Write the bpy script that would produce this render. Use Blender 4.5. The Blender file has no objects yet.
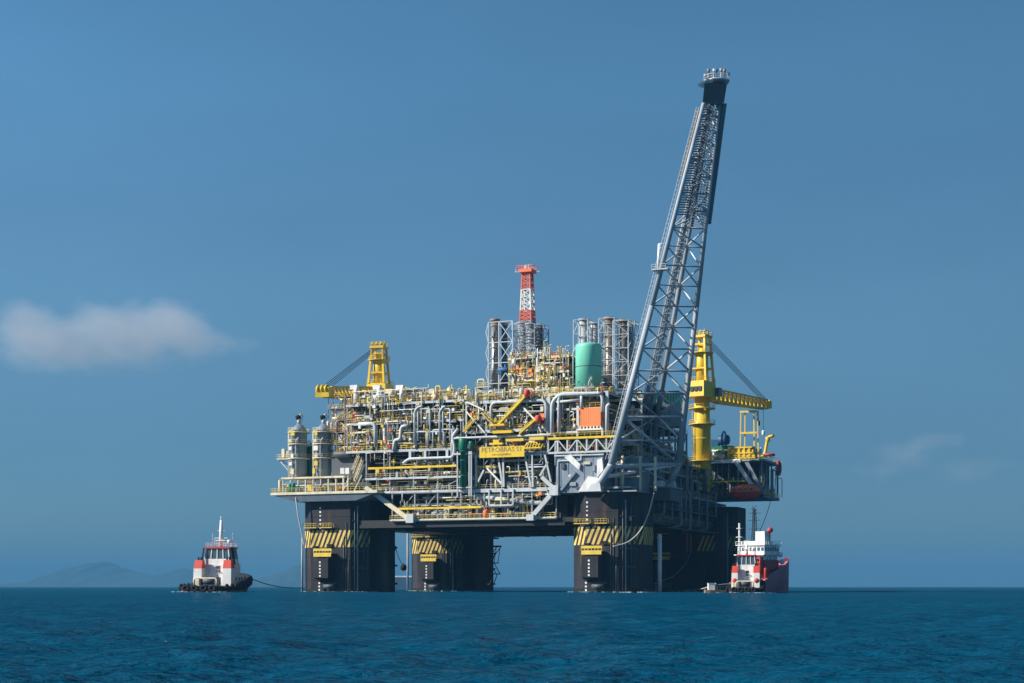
import bpy, math, random
import numpy as np

R = math.radians
rnd = random.Random(7)
sc = bpy.context.scene
COL = sc.collection

# ----------------------------------------------------------------- camera numbers
FPX, HZ, CAMH = 1570.0, 586.7, 1.4
TH = R(22.0)
C, S = math.cos(TH), math.sin(TH)
OX, OY = 30.46, 398.5


def ray(px, py, Y):
    return ((px - 512) / FPX * Y, Y, CAMH + (HZ - py) / FPX * Y)


def loc(w):
    dx, dy = w[0] - OX, w[1] - OY
    return (dx * C - dy * S, dx * S + dy * C, w[2])


def lray(px, py, Y):
    return loc(ray(px, py, Y))


def fr(px, py, y=0.0):
    a = (px - 512) / FPX
    Y = (y + OX * S + OY * C) / (a * S + C)
    return lray(px, py, Y)


def sd(px, py, x=0.0):
    a = (px - 512) / FPX
    Y = (x + OX * C - OY * S) / (a * C - S)
    return lray(px, py, Y)


# ----------------------------------------------------------------- materials
MATS = {}


def paint(name, rgb, rough=0.55, var=0.25, scale=0.35, rust=0.0, metal=0.0, spec=0.4):
    m = bpy.data.materials.new(name)
    m.use_nodes = True
    nt = m.node_tree
    b = nt.nodes['Principled BSDF']
    tc = nt.nodes.new('ShaderNodeTexCoord')
    mp = nt.nodes.new('ShaderNodeMapping')
    mp.inputs['Scale'].default_value = (1, 1, 0.22)
    n = nt.nodes.new('ShaderNodeTexNoise')
    n.inputs['Scale'].default_value = scale
    n.inputs['Detail'].default_value = 6
    n.inputs['Roughness'].default_value = 0.65
    nt.links.new(tc.outputs['Object'], mp.inputs['Vector'])
    nt.links.new(mp.outputs['Vector'], n.inputs['Vector'])
    cr = nt.nodes.new('ShaderNodeValToRGB')
    cr.color_ramp.elements[0].position = 0.3
    cr.color_ramp.elements[1].position = 0.7
    lo, hi = 1 - var, 1 + var * 0.45
    cr.color_ramp.elements[0].color = (*[c * lo for c in rgb], 1)
    cr.color_ramp.elements[1].color = (*[min(c * hi, .9) for c in rgb], 1)
    nt.links.new(n.outputs['Fac'], cr.inputs['Fac'])
    out = cr.outputs['Color']
    if rust:
        n2 = nt.nodes.new('ShaderNodeTexNoise')
        n2.inputs['Scale'].default_value = scale * 2.4
        n2.inputs['Detail'].default_value = 8
        nt.links.new(mp.outputs['Vector'], n2.inputs['Vector'])
        r2 = nt.nodes.new('ShaderNodeValToRGB')
        r2.color_ramp.elements[0].position = 0.56
        r2.color_ramp.elements[1].position = 0.72
        r2.color_ramp.elements[0].color = (0, 0, 0, 1)
        r2.color_ramp.elements[1].color = (rust, rust, rust, 1)
        nt.links.new(n2.outputs['Fac'], r2.inputs['Fac'])
        mx = nt.nodes.new('ShaderNodeMix')
        mx.data_type = 'RGBA'
        nt.links.new(r2.outputs['Color'], mx.inputs[0])
        nt.links.new(out, mx.inputs[6])
        mx.inputs[7].default_value = (0.16, 0.075, 0.04, 1)
        out = mx.outputs[2]
    nt.links.new(out, b.inputs['Base Color'])
    b.inputs['Roughness'].default_value = rough
    b.inputs['Metallic'].default_value = metal
    b.inputs['Specular IOR Level'].default_value = spec
    MATS[name] = m
    return m


paint('white', (.78, .77, .73), rust=.32)
paint('cream', (.68, .60, .40), rust=.4)
paint('light_grey', (.50, .53, .54), rust=.2)
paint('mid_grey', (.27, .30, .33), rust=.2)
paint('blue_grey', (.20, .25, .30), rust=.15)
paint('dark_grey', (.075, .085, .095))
paint('interior', (.03, .037, .045))  # near-black for back panels, stands in for interior shade
paint('hull', (.029, .0295, .0355), rough=.7, var=.42, scale=.16, rust=.35, spec=.2)
paint('weed', (.012, .016, .011), rough=.5, var=.4, scale=1.5)
paint('chord_grey', (.36, .40, .43), rust=.15)
paint('olive', (.40, .34, .12), var=.3)
paint('shield', (.09, .125, .155), var=.3)
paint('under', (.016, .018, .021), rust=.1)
paint('yellow', (.80, .54, .03), rough=.45, var=.3, rust=.22)
paint('rail_yellow', (.70, .50, .07), rough=.5)
paint('stripe_yellow', (.66, .48, .13), rough=.6, var=.45, scale=.8, rust=.5, spec=.2)
paint('orange', (.86, .25, .075), var=.12)
paint('red', (.62, .055, .03), var=.15)
paint('mast_red', (.62, .13, .07), var=.3, scale=1.2)
paint('dark_red', (.42, .05, .055), var=.2)
paint('coral', (.9, .17, .06), var=.15)
paint('teal', (.16, .57, .41), rough=.45, var=.2, scale=.3, rust=.06)
paint('green', (.012, .17, .10), rough=.4, var=.15)
paint('brown', (.26, .18, .125), rust=.5)
paint('stack_metal', (.30, .27, .235), rough=.4, var=.45, scale=.6, rust=.5, metal=.5)
paint('black', (.018, .018, .02), rough=.8, spec=.2)
paint('blue', (.012, .08, .19))
paint('purple_hull', (.42, .145, .19), var=.2, rough=.6)
paint('blue_hull', (.05, .13, .22), var=.15, rough=.6)
paint('glass', (.06, .10, .13), rough=.08, var=.1, spec=.6)
paint('rope', (.55, .54, .48))
paint('rust', (.30, .14, .08), var=.4)


def M(n):
    return MATS[n]


# ----------------------------------------------------------------- mesh builder
class MB:
    def __init__(s):
        s.v, s.f, s.sm = [], [], []

    def add(s, v, f, smooth=False):
        o = len(s.v)
        s.v += [tuple(p) for p in v]
        s.f += [tuple(i + o for i in q) for q in f]
        s.sm += [smooth] * len(f)
        return s

    def box(s, x0, x1, y0, y1, z0, z1):
        if x0 > x1: x0, x1 = x1, x0
        if y0 > y1: y0, y1 = y1, y0
        if z0 > z1: z0, z1 = z1, z0
        v = [(x0, y0, z0), (x1, y0, z0), (x1, y1, z0), (x0, y1, z0), (x0, y0, z1), (x1, y0, z1), (x1, y1, z1), (x0, y1, z1)]
        return s.add(v, [(3, 2, 1, 0), (4, 5, 6, 7), (0, 1, 5, 4), (1, 2, 6, 5), (2, 3, 7, 6), (3, 0, 4, 7)])

    def cbox(s, c, sx, sy, sz):
        return s.box(c[0] - sx / 2, c[0] + sx / 2, c[1] - sy / 2, c[1] + sy / 2, c[2] - sz / 2, c[2] + sz / 2)

    def hexa(s, lo, hi):  # two quads of four points, ccw seen from above
        return s.add(list(lo) + list(hi), [(3, 2, 1, 0), (4, 5, 6, 7), (0, 1, 5, 4), (1, 2, 6, 5), (2, 3, 7, 6), (3, 0, 4, 7)])

    def prism(s, poly, z0, z1):
        n = len(poly)
        v = [(x, y, z0) for x, y in poly] + [(x, y, z1) for x, y in poly]
        f = [tuple(range(n - 1, -1, -1)), tuple(range(n, 2 * n))]
        f += [(i, (i + 1) % n, (i + 1) % n + n, i + n) for i in range(n)]
        return s.add(v, f)

    def tube(s, p0, p1, r, n=8, r1=None, cap=True):
        p0, p1 = np.array(p0, float), np.array(p1, float)
        d = p1 - p0
        L = np.linalg.norm(d)
        if L < 1e-6: return s
        d /= L
        a = np.array((0, 0, 1.0)) if abs(d[2]) < .9 else np.array((1.0, 0, 0))
        u = np.cross(a, d); u /= np.linalg.norm(u)
        w = np.cross(d, u)
        r1 = r if r1 is None else r1
        v = []
        for p, q in ((p0, r), (p1, r1)):
            for i in range(n):
                t = 2 * math.pi * (i + .5) / n
                v.append(p + q * (math.cos(t) * u + math.sin(t) * w))
        s.add(v, [(i, (i + 1) % n, (i + 1) % n + n, i + n) for i in range(n)], n > 4)
        if cap:
            o = len(s.v) - 2 * n
            s.f += [tuple(o + i for i in range(n - 1, -1, -1)), tuple(o + n + i for i in range(n))]
            s.sm += [False, False]
        return s

    def bar(s, p0, p1, r):
        return s.tube(p0, p1, r, 4)

    def path(s, pts, r, n=8):
        pts = [np.array(p, float) for p in pts]
        rings = []
        prev = None
        for i, p in enumerate(pts):
            d = (pts[min(i + 1, len(pts) - 1)] - pts[max(i - 1, 0)])
            d = d / max(np.linalg.norm(d), 1e-9)
            if prev is None:
                a = np.array((0, 0, 1.0)) if abs(d[2]) < .9 else np.array((1.0, 0, 0))
                u = np.cross(a, d)
            else:
                u = prev - d * np.dot(prev, d)
            u /= max(np.linalg.norm(u), 1e-9)
            prev = u
            w = np.cross(d, u)
            rings.append([p + r * (math.cos(2 * math.pi * k / n) * u + math.sin(2 * math.pi * k / n) * w) for k in range(n)])
        v = [q for g in rings for q in g]
        f = []
        for i in range(len(pts) - 1):
            for k in range(n):
                f.append((i * n + k, i * n + (k + 1) % n, (i + 1) * n + (k + 1) % n, (i + 1) * n + k))
        f.append(tuple(range(n - 1, -1, -1)))
        f.append(tuple((len(pts) - 1) * n + k for k in range(n)))
        return s.add(v, f, True)

    def elbow(s, pts, r, n=8, k=None):
        """polyline with rounded corners"""
        k = k or r * 2.2
        P = [np.array(p, float) for p in pts]
        out = [P[0]]
        for i in range(1, len(P) - 1):
            a, b, c = P[i - 1], P[i], P[i + 1]
            la, lc = np.linalg.norm(a - b), np.linalg.norm(c - b)
            q = min(k, la * .45, lc * .45)
            p0, p1 = b + (a - b) / la * q, b + (c - b) / lc * q
            for t in (0, .33, .67, 1):
                out.append((1 - t) ** 2 * p0 + 2 * t * (1 - t) * b + t * t * p1)
        out.append(P[-1])
        return s.path(out, r, n)

    def lathe(s, c, prof, n=20, axis='z'):
        v, f = [], []
        for r, h in prof:
            for i in range(n):
                t = 2 * math.pi * i / n
                a, b = r * math.cos(t), r * math.sin(t)
                if axis == 'z': v.append((c[0] + a, c[1] + b, c[2] + h))
                elif axis == 'x': v.append((c[0] + h, c[1] + a, c[2] + b))
                else: v.append((c[0] + b, c[1] + h, c[2] + a))
        for j in range(len(prof) - 1):
            for i in range(n):
                f.append((j * n + i, j * n + (i + 1) % n, (j + 1) * n + (i + 1) % n, (j + 1) * n + i))
        f.append(tuple(range(n - 1, -1, -1)))
        f.append(tuple((len(prof) - 1) * n + i for i in range(n)))
        return s.add(v, f, True)

    def torus(s, c, R_, r, axis='y', n=16, m=8):
        v, f = [], []
        for i in range(n):
            a = 2 * math.pi * i / n
            for j in range(m):
                b = 2 * math.pi * j / m
                q, h = R_ + r * math.cos(b), r * math.sin(b)
                x, y = q * math.cos(a), q * math.sin(a)
                v.append({'z': (c[0] + x, c[1] + y, c[2] + h), 'y': (c[0] + x, c[1] + h, c[2] + y), 'x': (c[0] + h, c[1] + x, c[2] + y)}[axis])
        for i in range(n):
            for j in range(m):
                f.append((i * m + j, ((i + 1) % n) * m + j, ((i + 1) % n) * m + (j + 1) % m, i * m + (j + 1) % m))
        return s.add(v, f, True)

    def rail(s, pts, h=1.15, step=1.7, r=.05, mid=True, close=False):
        pts = list(pts) + ([pts[0]] if close else [])
        for a, b in zip(pts, pts[1:]):
            a, b = np.array(a, float), np.array(b, float)
            L = np.linalg.norm(b - a)
            n = max(1, int(L / step))
            up = np.array((0, 0, h))
            s.bar(a + up, b + up, r)
            if mid: s.bar(a + up * .52, b + up * .52, r * .7)
            for i in range(n + 1):
                p = a + (b - a) * i / n
                s.bar(p, p + up, r * .8)
        return s

    def ladder(s, p0, p1, w=.5, axis=(1, 0, 0), step=.6, r=.05):
        p0, p1, ax = np.array(p0, float), np.array(p1, float), np.array(axis, float)
        s.bar(p0 - ax * w / 2, p1 - ax * w / 2, r).bar(p0 + ax * w / 2, p1 + ax * w / 2, r)
        n = int(np.linalg.norm(p1 - p0) / step)
        for i in range(1, n):
            p = p0 + (p1 - p0) * i / n
            s.bar(p - ax * w / 2, p + ax * w / 2, r * .7)
        return s


class Frame:
    def __init__(s, origin, rz):
        s.o, s.rz = origin, rz

    def world(s, p):
        c, q = math.cos(s.rz), math.sin(s.rz)
        return (s.o[0] + p[0] * c - p[1] * q, s.o[1] + p[0] * q + p[1] * c, s.o[2] + p[2])


RIG = Frame((OX, OY, 0), -TH)


def mesh(mb, name, mat, base=(0, 0, 0)):
    me = bpy.data.meshes.new(name)
    b = np.array(base, float)
    v = np.array([tuple(map(float, p)) for p in mb.v]) - b
    me.from_pydata(v.tolist(), [], mb.f)
    me.polygons.foreach_set('use_smooth', mb.sm)
    me.materials.append(M(mat) if isinstance(mat, str) else mat)
    me.update()
    return me


def tag(o, label=None, cat=None, group=None, kind=None):
    for k, v in (('label', label), ('category', cat), ('group', group), ('kind', kind)):
        if v: o[k] = v
    return o


REST = {}


class Thing:
    """an Empty at the thing's base that parents its parts"""

    def __init__(s, name, label, cat, base, frame=RIG, group=None):
        s.base, s.frame = tuple(base), frame
        s.o = bpy.data.objects.new(name, None)
        s.o.location = frame.world(base)
        s.o.rotation_euler = (0, 0, frame.rz)
        s.o.empty_display_size = .5
        COL.objects.link(s.o)
        tag(s.o, label, cat, group)

    def part(s, mb, name, mat, parent=None, kind=None):
        if parent is None and name in ('pipe', 'valve', 'cabinet', 'vessel', 'lamp_post', 'stairway'):
            s.n = getattr(s, 'n', {})
            s.n[name] = s.n.get(name, 0) + 1
            if s.n[name] > 96:
                s.rest = getattr(s, 'rest', {})
                s.rest.setdefault(name, []).append((mb, mat))
                REST[s.o.name] = s
                return s.o
        o = bpy.data.objects.new(name, mesh(mb, name, mat, s.base))
        COL.objects.link(o)
        o.parent = parent or s.o
        if kind: o['kind'] = kind
        return o


def flush_rest():
    for T in REST.values():
        for name, items in T.rest.items():
            big, slots, idx = MB(), [], []
            for mb, mat in items:
                if mat not in slots: slots.append(mat)
                idx += [slots.index(mat)] * len(mb.f)
                big.add(mb.v, mb.f)
                big.sm[-len(mb.f):] = mb.sm
            me = mesh(big, name, slots[0], T.base)
            for q in slots[1:]: me.materials.append(M(q))
            me.polygons.foreach_set('material_index', idx)
            o = bpy.data.objects.new(name, me)
            COL.objects.link(o)
            o.parent = T.o
            o['kind'] = 'stuff'


def single(mb, name, mat, label, cat, base, frame=RIG, group=None, kind=None):
    o = bpy.data.objects.new(name, mesh(mb, name, mat, base))
    o.location = frame.world(base)
    o.rotation_euler = (0, 0, frame.rz)
    COL.objects.link(o)
    return tag(o, label, cat, group, kind)


def dome(r, h, d=None, skirt=0):
    """profile of an upright vessel of radius r and height h with dished ends"""
    d = d or r * .4
    return [(r * .35, 0), (r * .75, d * .35), (r, d), (r, h - d), (r * .92, h - d * .55), (r * .7, h - d * .2), (r * .3, h)]


# ================================================================= the platform
A, B, W, CH = 78.3, 81.8, 18.5, 4.0
ZT = 25.6


def octagon(x0, y0, w=W, c=CH, wy=None):
    x1, y1 = x0 + w, y0 + (wy or w)
    return [(x0 + c, y0), (x1 - c, y0), (x1, y0 + c), (x1, y1 - c), (x1 - c, y1), (x0 + c, y1), (x0, y1 - c), (x0, y0 + c)]


rig = Thing('oil_platform', 'huge dark semi-submersible hull on four square columns with yellow hazard stripes', 'oil platform', (-48, 48, 0))
cols = [(-17.5, 0.0, 18.9, 18.9), (-A - W, 0.0, 20.3, 18.9), (-A - W - 6.3, B, 18.5, 18.5), (-25.0, B, 31.2, 18.5)]


def on_poly(poly, i, s, out):
    """point a distance s along edge i of the polygon, out metres proud of it"""
    (ax, ay), (bx, by) = poly[i], poly[(i + 1) % len(poly)]
    L = math.hypot(bx - ax, by - ay)
    tx, ty = (bx - ax) / L, (by - ay) / L
    return (ax + tx * s + ty * out, ay + ty * s - tx * out)


ZS0, ZS1 = fr(600, 544.4)[2], fr(600, 526.3)[2]
for ci, (cx, cy, wx, wy) in enumerate(cols):
    ch_ = 5.1 if ci == 0 else CH
    oc = octagon(cx, cy, wx, ch_, wy)
    mb = MB().prism(oc, -4, ZT)
    # rubbing strips and horizontal weld bands, real steps in the plating
    col = rig.part(mb, 'column', 'hull')
    for z in (3.2, 9.6, 20.6):
        rig.part(MB().prism(octagon(cx - .06, cy - .06, wx + .12, ch_, wy + .12), z, z + .16), 'weld_band', 'hull', col)
    rig.part(MB().prism(octagon(cx - .04, cy - .04, wx + .08, ch_, wy + .08), -1, .95), 'weed_band', 'weed', col)
    # hazard stripes: slanted yellow bars on the two visible faces and the chamfer between
    mb = MB()
    for e in ((0, 1, 2, 7) if ci == 0 else (0, 1, 2) if ci == 3 else (0, 1, 7)):
        (ax, ay), (bx, by) = oc[e], oc[(e + 1) % 8]
        L = math.hypot(bx - ax, by - ay)
        pitch, lean = (1.42, 1.9) if e != 7 else (2.3, 2.4)
        k = -3 if not (ci == 3 and e == 0) else 11
        while k * pitch < L + lean:
            s0 = k * pitch
            pts = []
            # clip the slanted bar to 0..L
            poly = [(s0, 0), (s0 + pitch * .52, 0), (s0 + pitch * .52 + lean, 1), (s0 + lean, 1)]

            def clip(poly, f):
                o_ = []
                for q in range(len(poly)):
                    a, b = poly[q], poly[(q + 1) % len(poly)]
                    fa, fb = f(a), f(b)
                    if fa >= 0: o_.append(a)
                    if (fa >= 0) != (fb >= 0):
                        t = fa / (fa - fb)
                        o_.append((a[0] + (b[0] - a[0]) * t, a[1] + (b[1] - a[1]) * t))
                return o_
            poly = clip(poly, lambda p: p[0] - .05)
            if poly: poly = clip(poly, lambda p: L - .05 - p[0])
            if len(poly) >= 3:
                v = [(*on_poly(oc, e, s_, .03), ZS0 + (ZS1 - ZS0) * t_) for s_, t_ in poly]
                v2 = [(*on_poly(oc, e, s_, -.05), ZS0 + (ZS1 - ZS0) * t_) for s_, t_ in poly]
                n = len(v)
                mb.add(v + v2, [tuple(range(n))] + [((i + 1) % n, i, i + n, (i + 1) % n + n) for i in range(n)])
            k += 1
    rig.part(mb, 'hazard_stripe', 'stripe_yellow', col)
    # fairlead housing on the front face
    x0 = cx + (5.0 if ci == 0 else 6.6)
    mb = MB()
    mb.hexa([(x0, cy - 2.9, 3.8), (x0 + 4.4, cy - 2.9, 3.8), (x0 + 4.8, cy, 3.2), (x0 - .4, cy, 3.2)],
            [(x0, cy - 2.9, 9.0), (x0 + 4.4, cy - 2.9, 9.0), (x0 + 4.8, cy, 10.4), (x0 - .4, cy, 10.4)])
    fb = rig.part(mb, 'fairlead_housing', 'hull', col)
    mb = MB().box(x0 - .2, x0 + 5.4, cy - 2.6, cy, 9.9 + .55, 10.65).box(x0 - .2, x0 + 5.2, cy - 2.7, cy - 2.6, 9.6, 10.5)
    mb.box(x0 - .2, x0 + 5.4, cy - 2.68, cy - 2.6, 11.2, 11.7)
    mb.rail([(x0 - .2, cy - 2.6, 10.65), (x0 + 5.2, cy - 2.6, 10.65)], 1.1, .8, .12)
    rig.part(mb, 'fairlead_walkway', 'rail_yellow', col)
    mb = MB().tube((x0 + 2.2, cy - 1.2, 1.5), (x0 + 5.4, cy - 1.2, 1.5), .6, 12).box(x0 + 1.6, x0 + 6, cy - 1.0, cy, 2.2, 2.5)
    rig.part(mb, 'fairlead_roller', 'dark_grey', col)
    marks = [(x0 + 1.7, 2.93, 4.1 + i * .93) for i in range(5)] + [(x0 - .1, .03, .3 + i * .93) for i in range(4)] + [(x0 + .2, .03, 16.2 + i * 1.1) for i in range(7)]
    for mx_, my_, mz_ in marks:
        rig.part(MB().box(mx_, mx_ + .46, cy - my_ - .02, cy - my_ + .03, mz_, mz_ + .48), 'draught_mark', 'white', col)
    for s_, r_ in ((1.2, .14), (2.0, .22), (3.6, .14)):
        p_ = on_poly(oc, 1, s_, .25)
        rig.part(MB().tube((*p_, .4), (*p_, ZT - 2), r_, 7), 'column_pipe', 'mid_grey' if r_ > .2 else 'dark_grey', col)
    p_ = on_poly(oc, 1, 4.6, .2)
    rig.part(MB().ladder((*p_, 1), (*p_, ZT - 1), .8, (.7, .7, 0), 1.0, .1), 'column_ladder', 'dark_grey', col)
    for z_ in (6.5, 11.2, 19.4):
        q0_, q1_ = on_poly(oc, 1, .6, .25), on_poly(oc, 1, 5, .25)
        rig.part(MB().bar((*q0_, z_), (*q1_, z_), .18), 'fender_bar', 'dark_grey', col)
    for k_ in range(3):
        p_ = on_poly(oc, 0, wx - 2 * ch_ - .5 - .7 * k_, .15)
        rig.part(MB().tube((*p_, .2), (*p_, (9, 19, 15)[k_]), .1, 6), 'column_pipe', 'dark_grey', col)
    # small yellow service walkways near the head of the column
    for q0, q1 in ((-.8, 3.4), (4.8, 8.2)):
        mb = MB().box(cx + 3 + q0, cx + 3 + q1, cy - 1.2, cy, 17.5, 17.7)
        mb.rail([(cx + 3 + q0, cy, 17.7), (cx + 3 + q0, cy - 1.2, 17.7), (cx + 3 + q1, cy - 1.2, 17.7), (cx + 3 + q1, cy, 17.7)], 1.1, .8, .06)
        rig.part(mb, 'service_walkway', 'rail_yellow', col)
    rig.part(MB().box(cx + 9.3, cx + 11, cy - .5, cy, 12.4, 13.1), 'fairlead_bracket', 'black', col)
    rig.part(MB().box(cx + 5, cx + 6.2, cy - .8, cy, 11.9, 12.6), 'fairlead_bracket', 'black', col)

# outer caissons beside the columns
for (x, y, r, z0, z1, m) in ((2.6, 15.6, .6, -3, fr(660, 534, 14)[2], 'white'), (-A - W + .1, 2.2, .3, -3, 15, 'mid_grey'), (8.2 - 2, B - 14, 1.3, -3, 22, 'hull'),
                            (-A - W - 7.3, B + 3, .35, -3, 19, 'mid_grey'), (1.5, B - 3, .5, -3, 22, 'hull')):
    rig.part(MB().tube((x, y, z0), (x, y, z1), r, 12), 'caisson', m)
for (x, y, w_) in ((-A - 6.3, B + 10, 7.8), (-A + 1.9, 9, 4.6)):   # chain and caisson brackets on the inner faces
    mb = MB()
    for z in (2, 7, 12, 17):
        mb.box(x - 1, x + w_ + (1.2 if z == 17 else 0), y - 2.5, y + 2.5, z, z + .5)
    mb.box(x - 1, x + w_ - .5, y - 2.0, y + 2.0, -3, 18.4)
    mb.bar((x + w_, y - 2, 7), (x + w_ + 1.6, y - 2, 12), .16).bar((x + w_, y - 2, 12), (x + w_ - .4, y - 2, 17), .16)
    if y > 50:
        xr = x + w_
        mb.box(xr - 1, xr + 2.6, y - 2.2, y + 1.5, 14.3, 14.8).box(xr - 1, xr + 1.6, y - 2.2, y + 1.5, 9.0, 9.3).box(xr - 1, xr + 2.2, y - 2.2, y + 1.5, 5.4, 5.7)
        for yy in (y - 2, y + 1.2):
            mb.bar((xr, yy, 9.2), (xr + 2.1, yy, 5.6), .16).bar((xr + 1.2, yy, 5.6), (xr, yy, 2.4), .16).bar((xr + 2.4, yy, 14.4), (xr, yy, 11.4), .16).bar((xr + 1.4, yy, 9.2), (xr + 2.2, yy, 14.4), .12)
    rig.part(mb, 'caisson_frame', 'hull')

# decks of the hull
ZL = fr(500, 522.5)[2]      # underside of the lower deck
ZLT = ZL + 1.2
ZM = fr(480, 489.5)[2]      # main deck
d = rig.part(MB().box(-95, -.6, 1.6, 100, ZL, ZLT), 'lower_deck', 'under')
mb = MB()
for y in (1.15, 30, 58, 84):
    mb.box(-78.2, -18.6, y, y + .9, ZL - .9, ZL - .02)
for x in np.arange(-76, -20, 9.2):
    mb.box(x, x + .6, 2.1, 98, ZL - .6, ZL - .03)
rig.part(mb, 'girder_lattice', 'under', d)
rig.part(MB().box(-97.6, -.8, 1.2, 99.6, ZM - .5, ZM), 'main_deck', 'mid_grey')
rig.part(MB().box(-A, -W - .2, 16, 16.4, ZLT, ZM - .5), 'light_block_panel', 'interior')  # added dark panels that block the light coming through the truss
rig.part(MB().box(-2.6, -2.2, 19, B + .5, ZLT, ZM - .5), 'light_block_panel', 'interior')

# column heads: the plated nodes that carry the topside
nx0 = fr(556, 470, -.4)[0]
zn = fr(580, 456)[2]
nx1 = fr(603, 480, -.4)[0]
node = rig.part(MB().box(nx0, nx1, -.4, 17, ZT - .02, zn), 'column_head', 'blue_grey')
back = rig.part(MB().box(nx1 + .01, -.5, 7.5, 17, ZT - .02, zn - .3), 'column_head', 'blue_grey')
mb = MB().box(nx1 + .1, 1.2, .1, 7.4, ZT - .01, ZT + .35)
rig.part(mb, 'head_floor', 'mid_grey', back)
mb = MB()
for px in (616, 621, 640, 655):
    x = fr(px, 480, 6.9)[0]
    mb.box(x - .3, x + .3, 6.9, 7.45, ZT + .36, zn - .2)
mb.box(nx1 + .1, -.5, 6.8, 7.45, zn - 3, zn - 2.5).box(nx1 + .1, -.5, 6.8, 7.45, ZT + 4, ZT + 4.4)
rig.part(mb, 'wall_frame', 'cream', back)
rig.part(MB().box(-2, 5.0, 17.5, 29, ZT - 1.5, ZT + 1.9), 'tower_bracket', 'dark_grey')
rig.part(MB().box(-2, 5.4, 17.2, 29.3, ZT + 1.91, ZT + 2.2), 'tower_bracket', 'mid_grey')
mb = MB()
p = [fr(q[0], q[1], -1.1) for q in ((564, 457), (571, 455), (580, 464), (579, 470))]
mb.hexa([(q[0], -1.1, q[2]) for q in p], [(q[0], -.38, q[2]) for q in p])
p = [fr(q[0], q[1], -1.4) for q in ((578, 491.5), (592, 491.5), (598, 478), (588, 476))]
mb.hexa([(q[0], -1.4, q[2]) for q in p], [(q[0], -.38, q[2]) for q in p])
p = [fr(q[0], q[1], -1.2) for q in ((597, 478), (603, 470), (602, 458), (597, 460))]
mb.hexa([(q[0], -1.2, q[2]) for q in p], [(q[0], -.38, q[2]) for q in p])
rig.part(mb, 'gusset_frame', 'white', node)
for px in (560.5, 568, 584, 592.5):
    x = fr(px, 474, -.45)[0]
    rig.part(MB().box(x - .1, x + .1, -.5, -.38, ZT + .3, zn - .3), 'stiffener', 'blue_grey', node)
p = [fr(q[0], q[1], -.9) for q in ((561, 490), (575, 472))]
rig.part(MB().bar((p[0][0], -.75, p[0][2]), (p[1][0], -.75, p[1][2]), .45), 'stiffener', 'blue_grey', node)
for px, py, w_, h_, m_ in ((563, 466, .9, 1.4, 'dark_grey'), (573, 484, 1.6, 1.0, 'mid_grey'), (587, 463, 1.8, .7, 'cream'), (570, 476, .7, .7, 'cream'), (594, 468, .5, 1.6, 'mid_grey'), (580, 488, 2.2, .5, 'dark_grey')):
    q = fr(px, py, -.6)
    rig.part(MB().cbox((q[0], -.6, q[2]), w_, .5, h_), 'junction_box', m_, node)
rig.part(MB().elbow([(nx0 + .6, -.7, ZT + .2), (nx0 + .6, -.7, zn - 1.2), (nx0 + 7, -.7, zn - 1.2), (nx0 + 7, -.7, zn + .5)], .16, 7), 'drain_pipe', 'light_grey', node)
mb = MB().box(nx0 - .3, nx1 + .3, -.9, -.4, zn, zn + .35)
rig.part(mb, 'head_ledge', 'light_grey', node)
mb = MB().box(fr(332, 470, 3)[0], -A + 2, 3, 16, ZT - .02, fr(350, 457)[2]).lathe((fr(334, 456, 2.2)[0], 2.2, fr(340, 454.5, 2.2)[2]), dome(1.0, 5.5), 14, 'x')
rig.part(mb, 'column_head', 'dark_grey')

# big raking braces of the deck truss
def brace(p0, p1, r, m='light_grey'):
    rig.part(MB().bar(p0, p1, r * .95), 'brace', m)


brace(fr(366, 487, .4), fr(389, 504, .4), .85, 'light_grey')
brace(fr(386, 502, .1), fr(410, 519.5, .1), .9, 'cream')
rig.part(MB().cbox(fr(411, 518.5, .1), 2.2, 2.0, 2.4), 'brace_foot', 'light_grey')
brace(fr(557, 488, -.2), fr(533, 516, -.2), .85, 'light_grey')
brace(fr(542, 477, -.2), fr(555, 489, -.2), .75, 'light_grey')
rig.part(MB().cbox(fr(555, 490.5, -.2), 2.4, 2.2, 2.6), 'brace_foot', 'light_grey')
rig.part(MB().cbox(fr(531, 517.5, -.2), 2.0, 1.8, 1.6), 'brace_foot', 'light_grey')
for px in (416, 428, 440, 452):       # inner V bracing in shade under the main deck
    brace(fr(px - 6, 519, 5), fr(px, 490, 5), .22, 'mid_grey')
    brace(fr(px + 6, 519, 5), fr(px, 490, 5), .22, 'mid_grey')

# pipes that hang down the shaded flank between the columns
for k, px in enumerate((664, 672, 681, 686, 690, 699, 707, 716)):
    y, zt = sd(px, 492, 1.2)[1:]
    zb = sd(px, (514, 520, 526, 522, 530, 526, 530, 520)[k], 1.2)[2]
    rig.part(MB().elbow([(-1.5, y, zt), (1.2, y, zt), (1.2, y, zb), (-1.2, y, zb)], .28 if k % 2 else .4, 8, .8), 'hanging_pipe', 'mid_grey' if k % 3 else 'blue_grey')
mb = MB()
y0, z0 = sd(668, 508, 1.6)[1:]
y1, _ = sd(716, 508, 1.6)[1:]
for z in (z0, z0 - 5):
    mb.box(-.5, 1.7, y0, y1, z - .3, z)
mb.rail([(1.7, y0, z0), (1.7, y1, z0)], 1.1, 2.2, .07)
rig.part(mb, 'side_walkway', 'dark_grey')
for px in (687, 690.5):
    y, zt = sd(px, 533, 1.8)[1:]
    zb = sd(px, 552, 1.8)[2]
    mb = MB().ladder((1.9, y, zt), (1.9, y, zb), .9, (0, 1, 0), .8, .09)
    rig.part(mb, 'rope_ladder', 'dark_red')
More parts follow.
